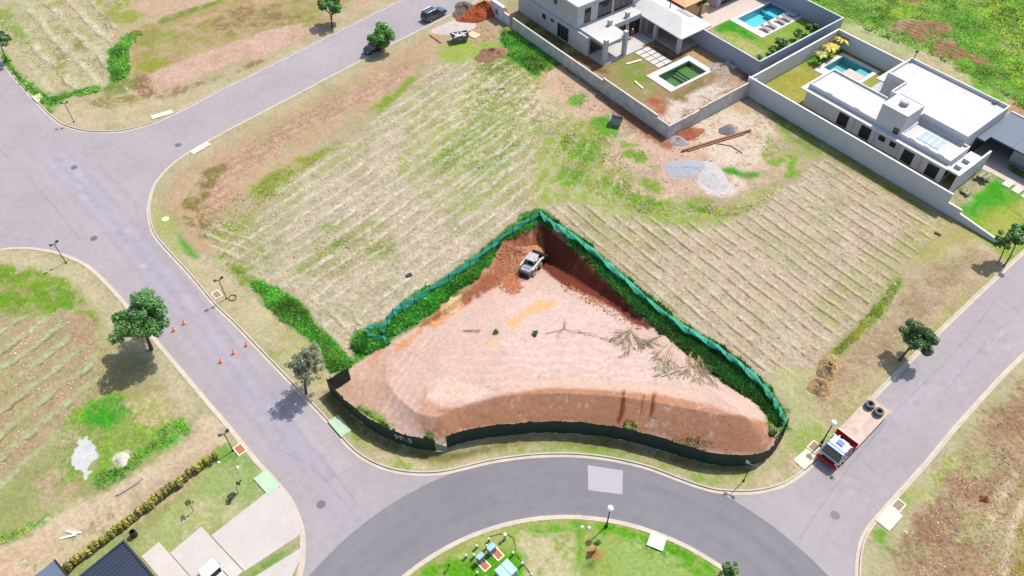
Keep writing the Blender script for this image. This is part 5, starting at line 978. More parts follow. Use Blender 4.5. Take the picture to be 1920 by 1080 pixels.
bars('tarpaulin', 'bundled black sheet on the mown field left of the green net', 'sheet', [(g2((762, 520), .15), g2((772, 515), .12), .45, .25)], BLACK)
bars('tarpaulin', 'dark green scrap of sheet near the end of the white wall', 'sheet', [(g2((1752, 436), .12), g2((1764, 442), .1), .3, .12)], mat('dark_green_sheet', (.03, .06, .03), .8))
# ------------------------------------------------------------------ fences of the clay lot
def ribbon(top, base, sag, m_, name, parent, n_up=7, wav=.1, seed=0, lean=0.0):
    rr = np.random.default_rng(seed); V = []; F = []; nT = len(top)
    for i in range(nT):
        for k in range(n_up + 1):
            q = k / n_up; e = wav * math.sin(i * .9 + k * .8 + seed) * math.sin(math.pi * q) + .04 * rr.standard_normal()
            p = base[i] * (1 - q) + top[i] * q; tn = (top[min(i + 1, nT - 1)] - top[max(i - 1, 0)]); nn = np.array([-tn[1], tn[0], 0]); nn /= np.linalg.norm(nn) + 1e-9
            V.append(p + nn * (e + lean * math.sin(math.pi * q)))
    for i in range(nT - 1):
        for k in range(n_up): F.append((i * (n_up + 1) + k, (i + 1) * (n_up + 1) + k, (i + 1) * (n_up + 1) + k + 1, i * (n_up + 1) + k + 1))
    m = MB(); m.add(V, F); return m.to(name, m_, parent, smooth=True)
def net_mat(name, col, tr):
    m, t_, b = nodes(name); rgb = N(t_, 'ShaderNodeRGB'); rgb.outputs[0].default_value = (*col, 1); c, _ = noise_mul(t_, rgb.outputs[0], [(.7, .75, 1.15, 4), (5, .85, 1.1, 3)]); t_.links.new(c, b.inputs['Base Color']); b.inputs['Roughness'].default_value = .65
    out = t_.nodes['Material Output']; tl = N(t_, 'ShaderNodeBsdfTranslucent'); t_.links.new(c, tl.inputs[0]); mx = N(t_, 'ShaderNodeMixShader'); mx.inputs[0].default_value = tr; t_.links.new(b.outputs[0], mx.inputs[1]); t_.links.new(tl.outputs[0], mx.inputs[2]); t_.links.new(mx.outputs[0], out.inputs[0]); return m
GNET = net_mat('green_shade_net', (.11, .56, .40), .6); DNET = net_mat('dark_green_hoarding', (.010, .026, .020), .05)
t = root('net_fence', 'sagging bright green shade net fence along the two back sides of the clay lot', 'fence', G(1010, 410))
o3 = np.array(t.location)
def netside(pts, h, sag_seed, wav):
    P = spline(GG(pts, 1.0), 9); k = len(P); top = []; bas = []
    for i, p in enumerate(P):
        hh = h * (1.25 - .5 * i / k if sag_seed == 3 else 1.0) * (1 - .10 * abs(math.sin(i * .52 + sag_seed)) - .12 * abs(math.sin(i * .17))) ; top.append(np.array([p[0], p[1], hh]) - o3); bas.append(np.array([p[0] + .03, p[1] - .1, .0]) - o3)
    ribbon(top, bas, 0, GNET, 'netting', t, wav=wav, seed=sag_seed, lean=.12)
    for i in range(0, k, 6): MB().tube([bas[i] + [.05, .05, 0], np.array([bas[i][0] + .05, bas[i][1] + .05, h * 1.05])], .045, 6).to('post', BLACK, t)
netside([(716, 622), (730, 594), (752, 576), (790, 552), (840, 520), (900, 476), (960, 430), (1010, 398)], 1.7, 3, .2)
netside([(1010, 398), (1034, 416), (1062, 434), (1112, 470), (1170, 522), (1230, 574), (1290, 618), (1345, 650), (1396, 690), (1440, 734), (1458, 762), (1470, 786)], 1.6, 5, .22)
V = []; P = spline([GP(*a, .5) for a in [(722, 645), (720, 638), (700, 634), (688, 628), (690, 620), (702, 616), (718, 618)]], 6); top = [p - o3 + [0, 0, .35] for p in P]; bas = [p - o3 + [.25, -.35, -.45] for p in P]; ribbon(top, bas, 0, GNET, 'fallen_netting', t, wav=.15, seed=9)
t = root('hoarding', 'dark green-black cloth hoarding curving along the street side of the clay lot', 'fence', G(1060, 812)); o3 = np.array(t.location)
TOPF = [(612, 712), (630, 731), (650, 752), (690, 783), (720, 800), (760, 815), (790, 821), (815, 824)]
TOPF2 = [(836, 819), (850, 813), (880, 805), (920, 798), (960, 794), (1010, 790), (1060, 790), (1120, 795), (1180, 805), (1250, 823), (1320, 845), (1380, 853), (1430, 848), (1460, 828), (1472, 808), (1479, 787)]
for j, pts in enumerate(([(651, 690), (612, 712)], TOPF, TOPF2)):
    P = spline(GG(pts, 2.35), 6); top = [np.array([p[0], p[1], 2.35 + .03 * math.sin(i)]) - o3 for i, p in enumerate(P)]; bas = [np.array([p[0], p[1], 0.0]) - o3 for p in P]
    ribbon(top, bas, 0, DNET, 'cloth', t, wav=.05, seed=j)
    for i in range(0, len(P), 5): MB().tube([bas[i] + [0, .08, 0], bas[i] + [0, .08, 2.5]], .05, 6).to('post', BLACK, t)
P = GG([(815, 824), (836, 819)], 2.35); gq = MB(); a, b = np.array([*P[0], 0]) - o3, np.array([*P[1], 0]) - o3
gq.bar(a + [0, 0, .2], b + [0, -.1, 1.9], .05); gq.bar(a + [0, 0, 1.95], b + [0, 0, 1.95], .05); gq.quad(a + [0, 0, .1], b + [0, -.4, .1], b + [0, -.3, .9], a + [0, 0, 1.6]); gq.to('gate_flap', mat('grey_flap', (.22, .24, .25), .7), t)
# white lettering on the hoarding (hand-painted characters)
P0, P1 = GG([(738, 807)], 2.35)[0], GG([(772, 817)], 2.35)[0]; d = P1 - P0; Ln = np.linalg.norm(d); d /= Ln; nn = np.array([d[1], -d[0]]); nn = nn if nn[1] < 0 else -nn
cu = bpy.data.curves.new('lettering', 'FONT'); cu.body = '9F-5'; cu.size = 1.15; cu.extrude = .01; cu.offset = .02; to = bpy.data.objects.new('lettering_tmp', cu); COL.objects.link(to); bpy.context.view_layer.update()
me = bpy.data.meshes.new_from_object(to.evaluated_get(bpy.context.evaluated_depsgraph_get())); bpy.data.objects.remove(to)
lo = link('lettering', me, t, mat('white_lettering', (.34, .38, .38), .8, var=.5, scale=5)); wmax = max(v.co.x for v in me.vertices); lo.scale = (Ln / wmax, 1, 1); b0 = np.array([*P0, 0]) - o3 + np.array([*nn, 0]) * .14
lo.location = (b0[0], b0[1], 1.1); lo.rotation_euler = (R(90), 0, math.atan2(d[1], d[0]))
# ------------------------------------------------------------------ foliage
def leaf_cloud(centers, radii, n, size, col, seed, flat=.75, spread=.35, droop=0.0):
    rr = np.random.default_rng(seed); k = len(centers); w = radii ** 2; ci = rr.choice(k, n, p=w / w.sum())
    d = rr.normal(size=(n, 3)); d /= np.linalg.norm(d, axis=1)[:, None]; r = rr.uniform(.35, 1.0, n) ** .6
    p = centers[ci] + d * (radii[ci] * r)[:, None] * [1, 1, flat]
    nrm = d * .8 + [0, 0, .5] + rr.normal(size=(n, 3)) * .45; nrm /= np.linalg.norm(nrm, axis=1)[:, None]
    a = np.cross(nrm, rr.normal(size=(n, 3))); a /= np.linalg.norm(a, axis=1)[:, None] + 1e-9; b = np.cross(nrm, a)
    s = size * rr.uniform(.6, 1.35, n)[:, None]
    V = np.stack([p - a * s, p + b * s * .55 - nrm * s * .12, p + a * s, p - b * s * .55 - nrm * s * .12], 1).reshape(-1, 3)
    F = np.arange(4 * n).reshape(n, 4)
    cl = rr.uniform(1 - spread, 1 + spread, k)[ci] * rr.uniform(.7, 1.3, n); hue = rr.uniform(-.15, .15, n)
    c = np.asarray(col)[None] * cl[:, None] * np.c_[1 + hue, np.ones(n), 1 - hue]
    return V, F, np.repeat(c, 4, 0)
def crown_clumps(c, rx, rz, k, seed, rad=(.22, .42)):
    rr = np.random.default_rng(seed); d = rr.normal(size=(k, 3)); d /= np.linalg.norm(d, axis=1)[:, None]; q = rr.uniform(.3, .92, k)
    p = np.array(c) + d * q[:, None] * [rx, rx, rz]; return p, rr.uniform(*rad, k) * rx
BARK = mat('tree_bark', (.10, .075, .055), .9, var=.3, scale=4)
LEAFG = np.array([.068, .178, .032])
def tree(name, label, base, crown, cz, rpx, n=2200, col=LEAFG, clumps=16, size=.22, trunk=.12, rz=.8, group=None, seed=1, rad=(.22, .42), fork=5, spread=.35, cat='tree'):
    B = GP(*base); K = G(crown[0], crown[1], cz); zc_ = K[1] * cP + (CAM_H - cz) * sP; rx = rpx * zc_ / FPX
    t = root(name, label, cat, B, 0, group); k = K - B
    cp, cr = crown_clumps(k, rx, rx * rz, clumps, seed, rad)
    m = MB(); rr = random.Random(seed)
    f0 = np.array([k[0] * .45, k[1] * .45, max(k[2] - rx * rz * .75, k[2] * .45)]); m.tube([(0, 0, -.1), f0 * [.4, .4, .5] + [rr.uniform(-.05, .05), rr.uniform(-.05, .05), 0], f0], [trunk * 1.25, trunk, trunk * .8], 8); tk = m.to('trunk', BARK, t, smooth=True)
    m = MB(); idx = np.argsort(-cr)[:fork + 3]
    for i in idx: e = cp[i]; mid = f0 * .5 + e * .5 + [rr.uniform(-.2, .2) * rx * .3, rr.uniform(-.2, .2) * rx * .3, -.08 * rx]; m.tube([f0 - [0, 0, trunk], mid, e], [trunk * .6, trunk * .38, trunk * .12], 6)
    m.to('limbs', BARK, tk, smooth=True)
    V, F, c = leaf_cloud(cp, cr, n, size, col, seed, spread=spread); link('crown', np_mesh('crown', V, F, c), t, M_LEAF); return t
tree('street_tree', 'large round dark green tree leaning over the left road with a broad shadow', (284, 655), (266, 597), 5.6, 64, n=16000, clumps=60, size=.13, trunk=.2, seed=6, rad=(.15, .27), col=LEAFG * [1.0, 1.05, 1.0], rz=.7, fork=8, spread=.5)
tree('street_tree', 'sparse grey-green tree beside the end of the dark hoarding', (574, 738), (575, 682), 4.6, 44, n=5200, clumps=90, size=.10, trunk=.13, seed=8, rad=(.10, .2), col=np.array([.20, .22, .13]), rz=1.0, fork=14)
tree('street_tree', 'bright green leafy tree on the north road kerb with a black car in its shade', (715, 98), (712, 66), 3.2, 25, n=4500, clumps=24, size=.17, trunk=.12, seed=12, col=LEAFG * [1.7, 1.55, 1.3], rad=(.26, .42), rz=.85)
tree('street_tree', 'dark green tree behind the globe lamp on the far kerb of the north road', (623, 50), (622, 10), 3.4, 26, n=4200, clumps=22, size=.17, trunk=.12, seed=14, col=LEAFG * [1.3, 1.25, 1.1])
tree('street_tree', 'small dark tree cut by the left edge above the road', (12, 111), (2, 73), 3.8, 18, n=1300, clumps=12, size=.22, trunk=.08, seed=16, col=LEAFG * [1.2, .9, 1.4])
tree('street_tree', 'dark tree leaning over the right kerb above the parked lorry', (1687, 676), (1723, 634), 3.4, 35, n=6500, clumps=30, size=.13, trunk=.13, seed=18, col=LEAFG * [1.1, .85, 1.0], rad=(.2, .36), rz=.8)
tree('street_tree', 'thin young tree with a loose crown, nearer the end of the sloping white wall', (1872, 492), (1880, 450), 3.6, 19, n=2200, clumps=16, size=.13, trunk=.07, seed=20, col=LEAFG * [1.4, 1.1, 1.1], rad=(.2, .36))
tree('street_tree', 'thin young tree cut by the right edge with the fuller bright crown', (1882, 500), (1910, 440), 4.0, 23, n=3600, clumps=20, size=.14, trunk=.08, seed=22, col=LEAFG * [1.5, 1.4, 1.2])
tree('street_tree', 'narrow dark bush on the island kerb at the bottom edge', (1362, 1078), (1367, 1064), 1.5, 17, n=1500, clumps=16, size=.13, trunk=.06, seed=24, col=LEAFG * [1.2, .95, 1.0], rz=1.3, rad=(.2, .34))
tree('sapling', 'small upright conical sapling beside the red soil patch on the island', (1115, 1035), (1120, 1017), 1.4, 8, n=500, clumps=8, size=.13, trunk=.04, seed=26, col=LEAFG * [1.2, 1.1, 1.0], rz=1.6)
tree('sapling', 'tiny dark leafless-looking seedling on the left part of the island lawn', (840, 1068), (842, 1060), .9, 3.4, n=90, clumps=5, size=.09, trunk=.03, seed=28, col=LEAFG, rz=1.4)
tree('sapling', 'staked thin sapling in the middle of the driveway lawn', (364, 958), (353, 943), 1.8, 9, n=130, clumps=9, size=.12, trunk=.03, seed=30, col=np.array([.12, .13, .04]), rad=(.14, .3))
tree('sapling', 'thin sapling with a few leaves on the driveway lawn nearest the slabs', (447, 925), (446, 904), 1.6, 7, n=110, clumps=8, size=.12, trunk=.03, seed=32, col=np.array([.09, .12, .03]), rad=(.14, .3))
tree('sapling', 'low dark sapling lying low on the lawn between hedge and slabs', (434, 936), (433, 931), .6, 9, n=140, clumps=8, size=.12, trunk=.03, seed=34, col=np.array([.05, .07, .03]), rad=(.2, .4))
# garden shrubs by the turquoise pool
for i, (px, py, r, z, lab, c) in enumerate(((1468, 78, 14, 1.2, 'big round dark shrub in the bed in front of the turquoise pool', 1.0), (1450, 94, 9, .8, 'dark shrub at the left end of the bed below the turquoise pool', .9), (1496, 62, 10, 1.1, 'leafy shrub in the middle of the bed below the loungers', 1.1), (1515, 50, 8, 1.4, 'upright slender shrub behind the middle of the bed', 1.2), (1530, 50, 8, .7, 'brownish shrub near the far corner of the blue-grey wall', .8), (1560, 30, 7, .9, 'dark shrub against the far blue-grey wall, the one nearest its corner', .7), (1520, 17, 5, .9, 'dark shrub against the far blue-grey wall, nearest the pool steps', .6), (1510, 12, 4, .9, 'small dark shrub against the far blue-grey wall behind the grey table', .6), (1538, 36, 6, .8, 'pale leafy shrub in the lawn corner beside the far wall', 1.6), (1424, 108, 6, .4, 'low green ground plant in the lawn corner nearest the raw concrete wall', 1.4))):
    tree('shrub', lab, (px, py + 6), (px, py), z, r, n=500, clumps=9, size=.2, trunk=.05, seed=50 + i, col=LEAFG * [1.3 * c, 1.05 * c, 1.1 * c], rad=(.3, .5), cat='shrub')
# feather palms: arching fronds
def frond(V, F, Cc, p0, d, L_, col, rr, w=.32, arch=.5):
    d = np.array([math.cos(d), math.sin(d), 0]); s = np.array([-d[1], d[0], 0]); k = 7; o = len(V)
    for i in range(k + 1):
        q = i / k; p = p0 + d * L_ * q + np.array([0, 0, L_ * (arch * q - arch * 1.25 * q * q)]); ww = w * math.sin(math.pi * min(.12 + q * .86, 1)) ; dr = -.35 * ww
        for e in (-1, 0, 1): V.append(p + s * e * ww + np.array([0, 0, dr * abs(e)])); Cc.append(np.array(col) * rr.uniform(.7, 1.25))
    for i in range(k):
        for e in (0, 1): F.append((o + i * 3 + e, o + i * 3 + e + 1, o + (i + 1) * 3 + e + 1, o + (i + 1) * 3 + e))
def palm(label, px, py, h, L_, col, seed, n=11, name='palm', w=.3):
    rr = random.Random(seed); t = root(name, label, 'palm', G(px, py)); MB().tube([(0, 0, -.1), (.04, .02, h * .5), (0, 0, h)], [.13, .1, .08], 7).to('trunk', BARK, t); V = []; F = []; Cc = []
    for i in range(n): frond(V, F, Cc, np.array([0, 0, h - .05 + .06 * (i % 3)]), i * 2.4 + rr.uniform(-.3, .3), L_ * rr.uniform(.8, 1.15), col, rr, w=w, arch=rr.uniform(.3, .75))
    link('crown', np_mesh('crown', np.array(V), np.array(F), np.array(Cc)), t, M_LEAF)
YEL = np.array([.46, .36, .02]); YG = np.array([.30, .32, .03])
palm('yellow palm in the far corner of the white walled garden', 1574, 90, 1.9, 1.9, YEL, 1, 14); palm('bright yellow palm, middle of the three along the white garden wall', 1552, 106, 1.8, 1.7, YEL * 1.1, 2, 14); palm('yellow-green palm nearest the house along the white garden wall', 1533, 118, 1.7, 1.3, YG, 3, 11)
palm('dark feathery palm in front of the ochre wall', 1311, 30, 2.6, 1.5, LEAFG * [1, .8, 1], 4, 14)
palm('pale green garden palm in the dry bed beside the screen wall', 1842, 336, .9, 1.1, np.array([.16, .20, .06]), 5, 11); palm('small pale shrub-like palm in the dry bed, nearer the street', 1810, 362, .4, .9, np.array([.17, .19, .07]), 6, 10)
# clipped hedges
def hedge(label, a, b, w, h, col, seed, n, name='hedge', size=.13, z0=.0):
    rr = np.random.default_rng(seed); A_, B_ = G(*a), G(*b); L_ = np.linalg.norm(B_ - A_); k = max(3, int(L_ / .45)); q = np.linspace(0, 1, k); t = root(name, label, name.replace('_', ' '), A_)
    c = (B_ - A_)[None] * q[:, None] + np.c_[rr.normal(0, .05, k), rr.normal(0, .05, k), np.full(k, h * .55) + rr.normal(0, .06, k)]
    V, F, cc = leaf_cloud(c, np.full(k, w) * rr.uniform(.85, 1.2, k), n, size, col, seed, flat=h * .6 / w, spread=.4); tip = np.clip(V[:, 2] / h, 0, 1.2); link('foliage', np_mesh('foliage', V, F, cc), t, M_LEAF)
    m = MB(); st = (B_ - A_); [m.tube([st * x + [0, 0, -.05], st * x + [0, 0, h * .6]], .03, 5) for x in q[::2]]; m.to('stems', BARK, t); return t
hedge('long clipped yellow-green hedge between the bare dirt strip and the driveway lawn', (404, 858), (124, 1072), .33, 1.1, np.array([.27, .25, .035]), 3, 9000)
hedge('low dark green hedge edging the path beside the grey carport', (1896, 318), (1925, 336), .5, .6, LEAFG * 1.2, 5, 700, name='low_hedge')
# tall grass, tufts, weeds: uncountable
def grass_field(name, polys, n, h, col, seed, wide=.035, lean=.5, dens=None):
    rr = np.random.default_rng(seed); Vs = []; Cs = []
    area = []
    PP = [spline(GG(p), 4, True) for p in polys]
    for P in PP: x, y = P[:, 0], P[:, 1]; area.append(.5 * abs(np.dot(x, np.roll(y, 1)) - np.dot(y, np.roll(x, 1))))
    for P, a in zip(PP, area):
        m = int(n * a / sum(area)); got = np.zeros((0, 2))
        for _ in range(14):
            if len(got) >= m: break
            q = rr.uniform(P.min(0), P.max(0), (m * 3, 2)); s = sdf(P, q[:, 0], q[:, 1]) + .7 * fbm(q[:, 0], q[:, 1], 1.2, seed); cl = fbm(q[:, 0], q[:, 1], 1.6, seed + 5, 2); q = q[(s > .05) & (rr.uniform(-.9, .5, len(q)) < cl)]; got = np.vstack([got, q])
        q = got[:m]; m = len(q)
        if m == 0: continue
        z = pit_z(q[:, 0], q[:, 1])[0]; hh = h * rr.uniform(.35, 1.35, m) * (1 + .5 * fbm(q[:, 0], q[:, 1], 2.0, seed + 9, 2)); a_ = rr.uniform(0, 6.28, m); le = lean * hh * rr.uniform(.2, 1.2, m); an = rr.uniform(0, 6.28, m)
        w = wide * rr.uniform(.7, 1.6, m) * (1 + hh); b = np.c_[q, z - .03]; s = np.c_[np.cos(a_), np.sin(a_), np.zeros(m)] * w[:, None]; tip = b + np.c_[np.cos(an) * le, np.sin(an) * le, hh]; mid = b * .5 + tip * .5 + np.c_[np.zeros(m), np.zeros(m), hh * .16]
        Vs.append(np.stack([b - s, b + s, mid + s * .8, tip, mid - s * .8], 1).reshape(-1, 3)); c = np.asarray(col) * (rr.uniform(.65, 1.35, m) * (1 + .75 * fbm(q[:, 0], q[:, 1], 2.2, seed + 3, 2)))[:, None] * np.c_[1 + rr.uniform(-.2, .4, m) + (.7 if h < .3 and wide > .06 else 1.2) * np.clip(fbm(q[:, 0], q[:, 1], 3.1, seed + 13, 3), 0, 1), np.ones(m), 1 + rr.uniform(-.2, .2, m)]; Cs.append(np.repeat(c, 5, 0))
    V = np.vstack(Vs); F = np.arange(len(V)).reshape(-1, 5); tag(link(name, np_mesh(name, V, F, np.vstack(Cs)), None, M_GRASS), kind='stuff')
    return
BELT_W = [(664, 655), (666, 632), (700, 618), (724, 604), (772, 562), (842, 521), (902, 476), (960, 428), (1010, 398), (1020, 416), (985, 428), (958, 444), (930, 474), (900, 518), (840, 564), (780, 606), (720, 645), (690, 664)]
BELT_E = [(1010, 398), (1062, 430), (1112, 468), (1172, 520), (1234, 571), (1292, 616), (1345, 648), (1396, 688), (1444, 734), (1468, 782), (1458, 800), (1436, 776), (1400, 745), (1340, 705), (1280, 655), (1225, 612), (1180, 572), (1120, 510), (1075, 464), (1040, 428), (1012, 418)]
HB = np.array([.09, .36, .05]); HBD = np.array([.06, .25, .05])
grass_field('tall_grass', [BELT_W], 18000, .36, HB, 1, wide=.05, lean=.9); grass_field('tall_grass', [BELT_E], 26000, .48, HBD, 2, wide=.045, lean=.7)
grass_field('tall_grass', [[(472, 530), (500, 532), (532, 548), (572, 578), (588, 608), (620, 636), (654, 674), (664, 678), (650, 692), (624, 700), (610, 688), (592, 650), (552, 618), (514, 586), (486, 556)]], 11000, .2, np.array([.14, .42, .05]), 3, wide=.05, lean=1.0)
grass_field('tall_grass', [[(262, 58), (242, 64), (214, 86), (206, 110), (208, 150), (226, 150), (242, 136), (244, 108), (240, 92), (256, 76)], [(940, 60), (985, 60), (1028, 92), (1052, 116), (1040, 128), (1008, 140), (976, 120), (948, 98)], [(0, 100), (14, 110), (40, 144), (64, 166), (95, 180), (130, 174), (180, 162), (182, 172), (128, 184), (100, 198), (70, 186), (40, 158)]], 14000, .2, np.array([.15, .42, .05]), 4, wide=.06, lean=1.1)
grass_field('rough_grass', [[(1510, -40), (1960, -40), (1960, 210), (1900, 190), (1830, 150), (1745, 105), (1665, 75), (1595, 38)]], 32000, .22, np.array([.26, .48, .08]), 5, wide=.07, lean=1.2)
grass_field('rough_grass', [[(310, 796), (340, 788), (358, 806), (330, 830), (280, 850), (240, 890), (190, 916), (176, 900), (230, 860), (280, 830)], [(-20, 1014), (20, 1002), (60, 984), (92, 972), (88, 980), (40, 1004), (-20, 1030)]], 3500, .10, np.array([.24, .44, .09]), 6, wide=.05, lean=1.0)
grass_field('rough_grass', [[(1540, 690), (1560, 662), (1592, 628), (1624, 592), (1650, 560), (1678, 526), (1690, 530), (1664, 574), (1626, 616), (1594, 646), (1564, 676)], [(670, 764), (690, 768), (740, 802), (728, 810), (700, 792)], [(1412, 744), (1440, 754), (1460, 790), (1444, 790), (1424, 766)], [(1168, 800), (1180, 794), (1200, 804), (1190, 812), (1172, 808)], [(1250, 826), (1290, 826), (1330, 836), (1334, 848), (1290, 840)], [(798, 812), (816, 810), (822, 822), (804, 822)], [(1436, 794), (1452, 792), (1454, 815), (1440, 812)]], 4000, .16, np.array([.28, .42, .07]), 7)
grass_field('weeds', [[(806, 300), (860, 240), (880, 140), (930, 90), (1000, 100), (1020, 200), (1110, 235), (1160, 290), (1250, 375), (1400, 380), (1440, 345), (1460, 360), (1400, 400), (1230, 402), (1120, 370), (1040, 300), (980, 280), (900, 320)], [(380, 400), (470, 350), (600, 280), (600, 300), (520, 370), (480, 390), (430, 470), (400, 460)], [(560, 500), (640, 440), (740, 460), (660, 500), (600, 520)]], 16000, .13, np.array([.32, .42, .11]), 8, wide=.05, lean=1.5)
grass_field('dry_straw', [FW_, FE_], 40000, .07, np.array([.46, .425, .35]), 9, wide=.05, lean=2.5)
grass_field('dry_straw', [SWS, [(1700, 1000), (1790, 900), (1900, 760), (1960, 760), (1940, 1080), (1700, 1080)], [(0, 40), (200, -20), (205, 150), (100, 170)]], 22000, .10, np.array([.44, .39, .29]), 10, wide=.05, lean=2.0)
# clods and stones: uncountable
def clods(name, polys, n, size, col, seed):
    rr = np.random.default_rng(seed); Q = []
    for P in [spline(GG(p), 4, True) for p in polys]:
        q = rr.uniform(P.min(0), P.max(0), (n * 6, 2)); s = sdf(P, q[:, 0], q[:, 1]); cl = fbm(q[:, 0], q[:, 1], 1.5, seed, 3); Q.append(q[(s > 0) & (rr.uniform(-.6, .5, len(q)) < cl)][:n])
    q = np.vstack(Q); m = len(q); z = pit_z(q[:, 0], q[:, 1])[0]; sz = size * rr.uniform(.35, 1.0, m) ** 2 * 1.6; c0 = np.c_[q, z + .03 + sz * .25]
    oc = np.array([(1, 0, 0), (0, 1, 0), (-1, 0, 0), (0, -1, 0), (0, 0, .8), (0, 0, -.8)]); V = c0[:, None, :] + oc[None] * sz[:, None, None] * rr.uniform(.6, 1.3, (m, 6, 1)); f = np.array([(0, 1, 4), (1, 2, 4), (2, 3, 4), (3, 0, 4), (1, 0, 5), (2, 1, 5), (3, 2, 5), (0, 3, 5)])
    F = (np.arange(m)[:, None, None] * 6 + f[None]).reshape(-1, 3); c = np.asarray(col)[None] * rr.uniform(.6, 1.25, (m, 1)); tag(link(name, np_mesh(name, V.reshape(-1, 3), F, np.repeat(c, 6, 0)), None, M_CLOD), kind='stuff')
M_CLOD = attr_mat('clod_soil', [(6, .85, 1.1, 3)])
clods('soil_clods', [[(940, 530), (930, 480), (960, 450), (1012, 460), (1005, 485), (985, 500), (975, 535)]], 600, .13, S(224, 164, 126), 4)
clods('soil_clods', [[(1060, 510), (1110, 540), (1150, 570), (1200, 606), (1196, 618), (1140, 582), (1090, 552), (1056, 526)]], 320, .085, S(222, 154, 116), 1)
clods('soil_clods', [[(800, 784), (900, 770), (1060, 750), (1300, 775), (1420, 805), (1436, 845), (1320, 843), (1060, 792), (900, 800), (810, 824)], [(655, 740), (760, 650), (900, 570), (1100, 580), (1380, 760), (1100, 730), (800, 770), (700, 790)]], 350, .045, S(240, 208, 190), 2)
clods('rubble_stones', [[(1150, 270), (1250, 262), (1408, 176), (1462, 250), (1446, 322), (1350, 374), (1205, 328)], [(1260, 225), (1390, 130), (1408, 148), (1258, 236)], [(1050, 150), (1120, 190), (1180, 240), (1100, 220)], [(840, 50), (900, 40), (930, 70), (880, 80)]], 260, .085, S(232, 214, 198), 3)
# cut branches and fronds lying on the clay
def branch_pile(name, label, stems, col, seed, m_=None, twig=14, L_=1.0, cat='branch'):
    rr = random.Random(seed); p0 = GP(*stems[0][0]); t = root(name, label, cat, p0); mb = MB(); V = []; F = []; Cc = []
    for a, b in stems:
        A_, B_ = GP(*a, .12) - p0, GP(*b, .18) - p0; ln = np.linalg.norm(B_ - A_); md = (A_ + B_) / 2 + np.array([rr.uniform(-.1, .1) * ln, rr.uniform(-.1, .1) * ln, .1]); mb.tube([A_, md, B_], [.05, .035, .012], 5); base = math.atan2(*(B_ - A_)[1::-1])
        for i in range(twig):
            q = rr.uniform(.15, 1); p = A_ * (1 - q) + B_ * q; an = base + rr.uniform(-1.0, 1.0); l = L_ * rr.uniform(.4, 1.1); e = p + np.array([math.cos(an) * l, math.sin(an) * l, rr.uniform(-.05, .22)]); mb.tube([p, (p + e) / 2 + np.array([rr.uniform(-.1, .1), rr.uniform(-.1, .1), .06]), e], [.022, .016, .006], 4)
            if col is not None and rr.random() < .55: frond(V, F, Cc, (p + e) / 2, an, l * .6, np.array(col) * rr.uniform(.7, 1.2), rr, w=.05, arch=.1)
    mb.to('stems', m_ or mat('dry_stem', (.30, .23, .13), .9, var=.3), t)
    if V: link('leaves', np_mesh('leaves', np.array(V), np.array(F), np.array(Cc)), t, M_LEAF)
BRN = (.24, .17, .07); GF = (.09, .24, .04)
branch_pile('cut_branch', 'dry brown fan of cut branch, leftmost of the brush under the green net', [((1186, 612), (1178, 636)), ((1184, 622), (1164, 644)), ((1182, 626), (1176, 670)), ((1186, 626), (1200, 650)), ((1182, 618), (1150, 640)), ((1188, 630), (1222, 648))], BRN, 1, twig=20, L_=1.6)
branch_pile('cut_branch', 'green cut branch spread in the middle of the brush heap under the green net', [((1262, 640), (1230, 690)), ((1266, 650), (1248, 700)), ((1258, 640), (1225, 672)), ((1240, 630), (1204, 646)), ((1272, 655), (1266, 704)), ((1262, 648), (1240, 704))], GF, 2, twig=30, L_=1.7)
branch_pile('cut_branch', 'green-brown cut branch at the right end of the brush under the green net', [((1300, 655), (1284, 704)), ((1310, 668), (1312, 712)), ((1316, 672), (1336, 724)), ((1304, 660), (1326, 708)), ((1296, 660), (1290, 696)), ((1312, 668), (1300, 712))], (.12, .16, .04), 3, twig=28, L_=1.6)
branch_pile('cut_branch', 'thin forked twig lying alone in the middle of the clay', [((1024, 626), (1060, 616)), ((1060, 616), (1058, 600)), ((1060, 616), (1044, 632)), ((1060, 618), (1090, 626)), ((1086, 624), (1126, 634)), ((1126, 634), (1158, 641))], (.15, .15, .05), 4, twig=4, L_=.6)
branch_pile('cut_branch', 'small dry grass streak and twig on the left of the clay floor', [((868, 621), (902, 623)), ((880, 620), (896, 622))], (.14, .17, .05), 5, twig=8, L_=.4)
for i, (px, py, r, lab) in enumerate(((930, 621, 5, 'small green tuft left of the orange puddle stain on the clay'), (1003, 624, 5, 'small green tuft right of the twig start on the clay'), (1184, 802, 14, 'bright green bush at the foot of the embankment behind the hoarding'), (806, 817, 11, 'bright green bush beside the hoarding gap'), (1448, 806, 11, 'green bush in the eastern corner of the clay lot'))):
    tree('grass_clump', lab, (px, py + 3), (px, py), float(GP(px, py)[2]) + .3, r, n=500, clumps=8, size=.14, trunk=.02, seed=80 + i, col=np.array([.09, .17, .03]), rad=(.3, .55), rz=.5, cat='plant')

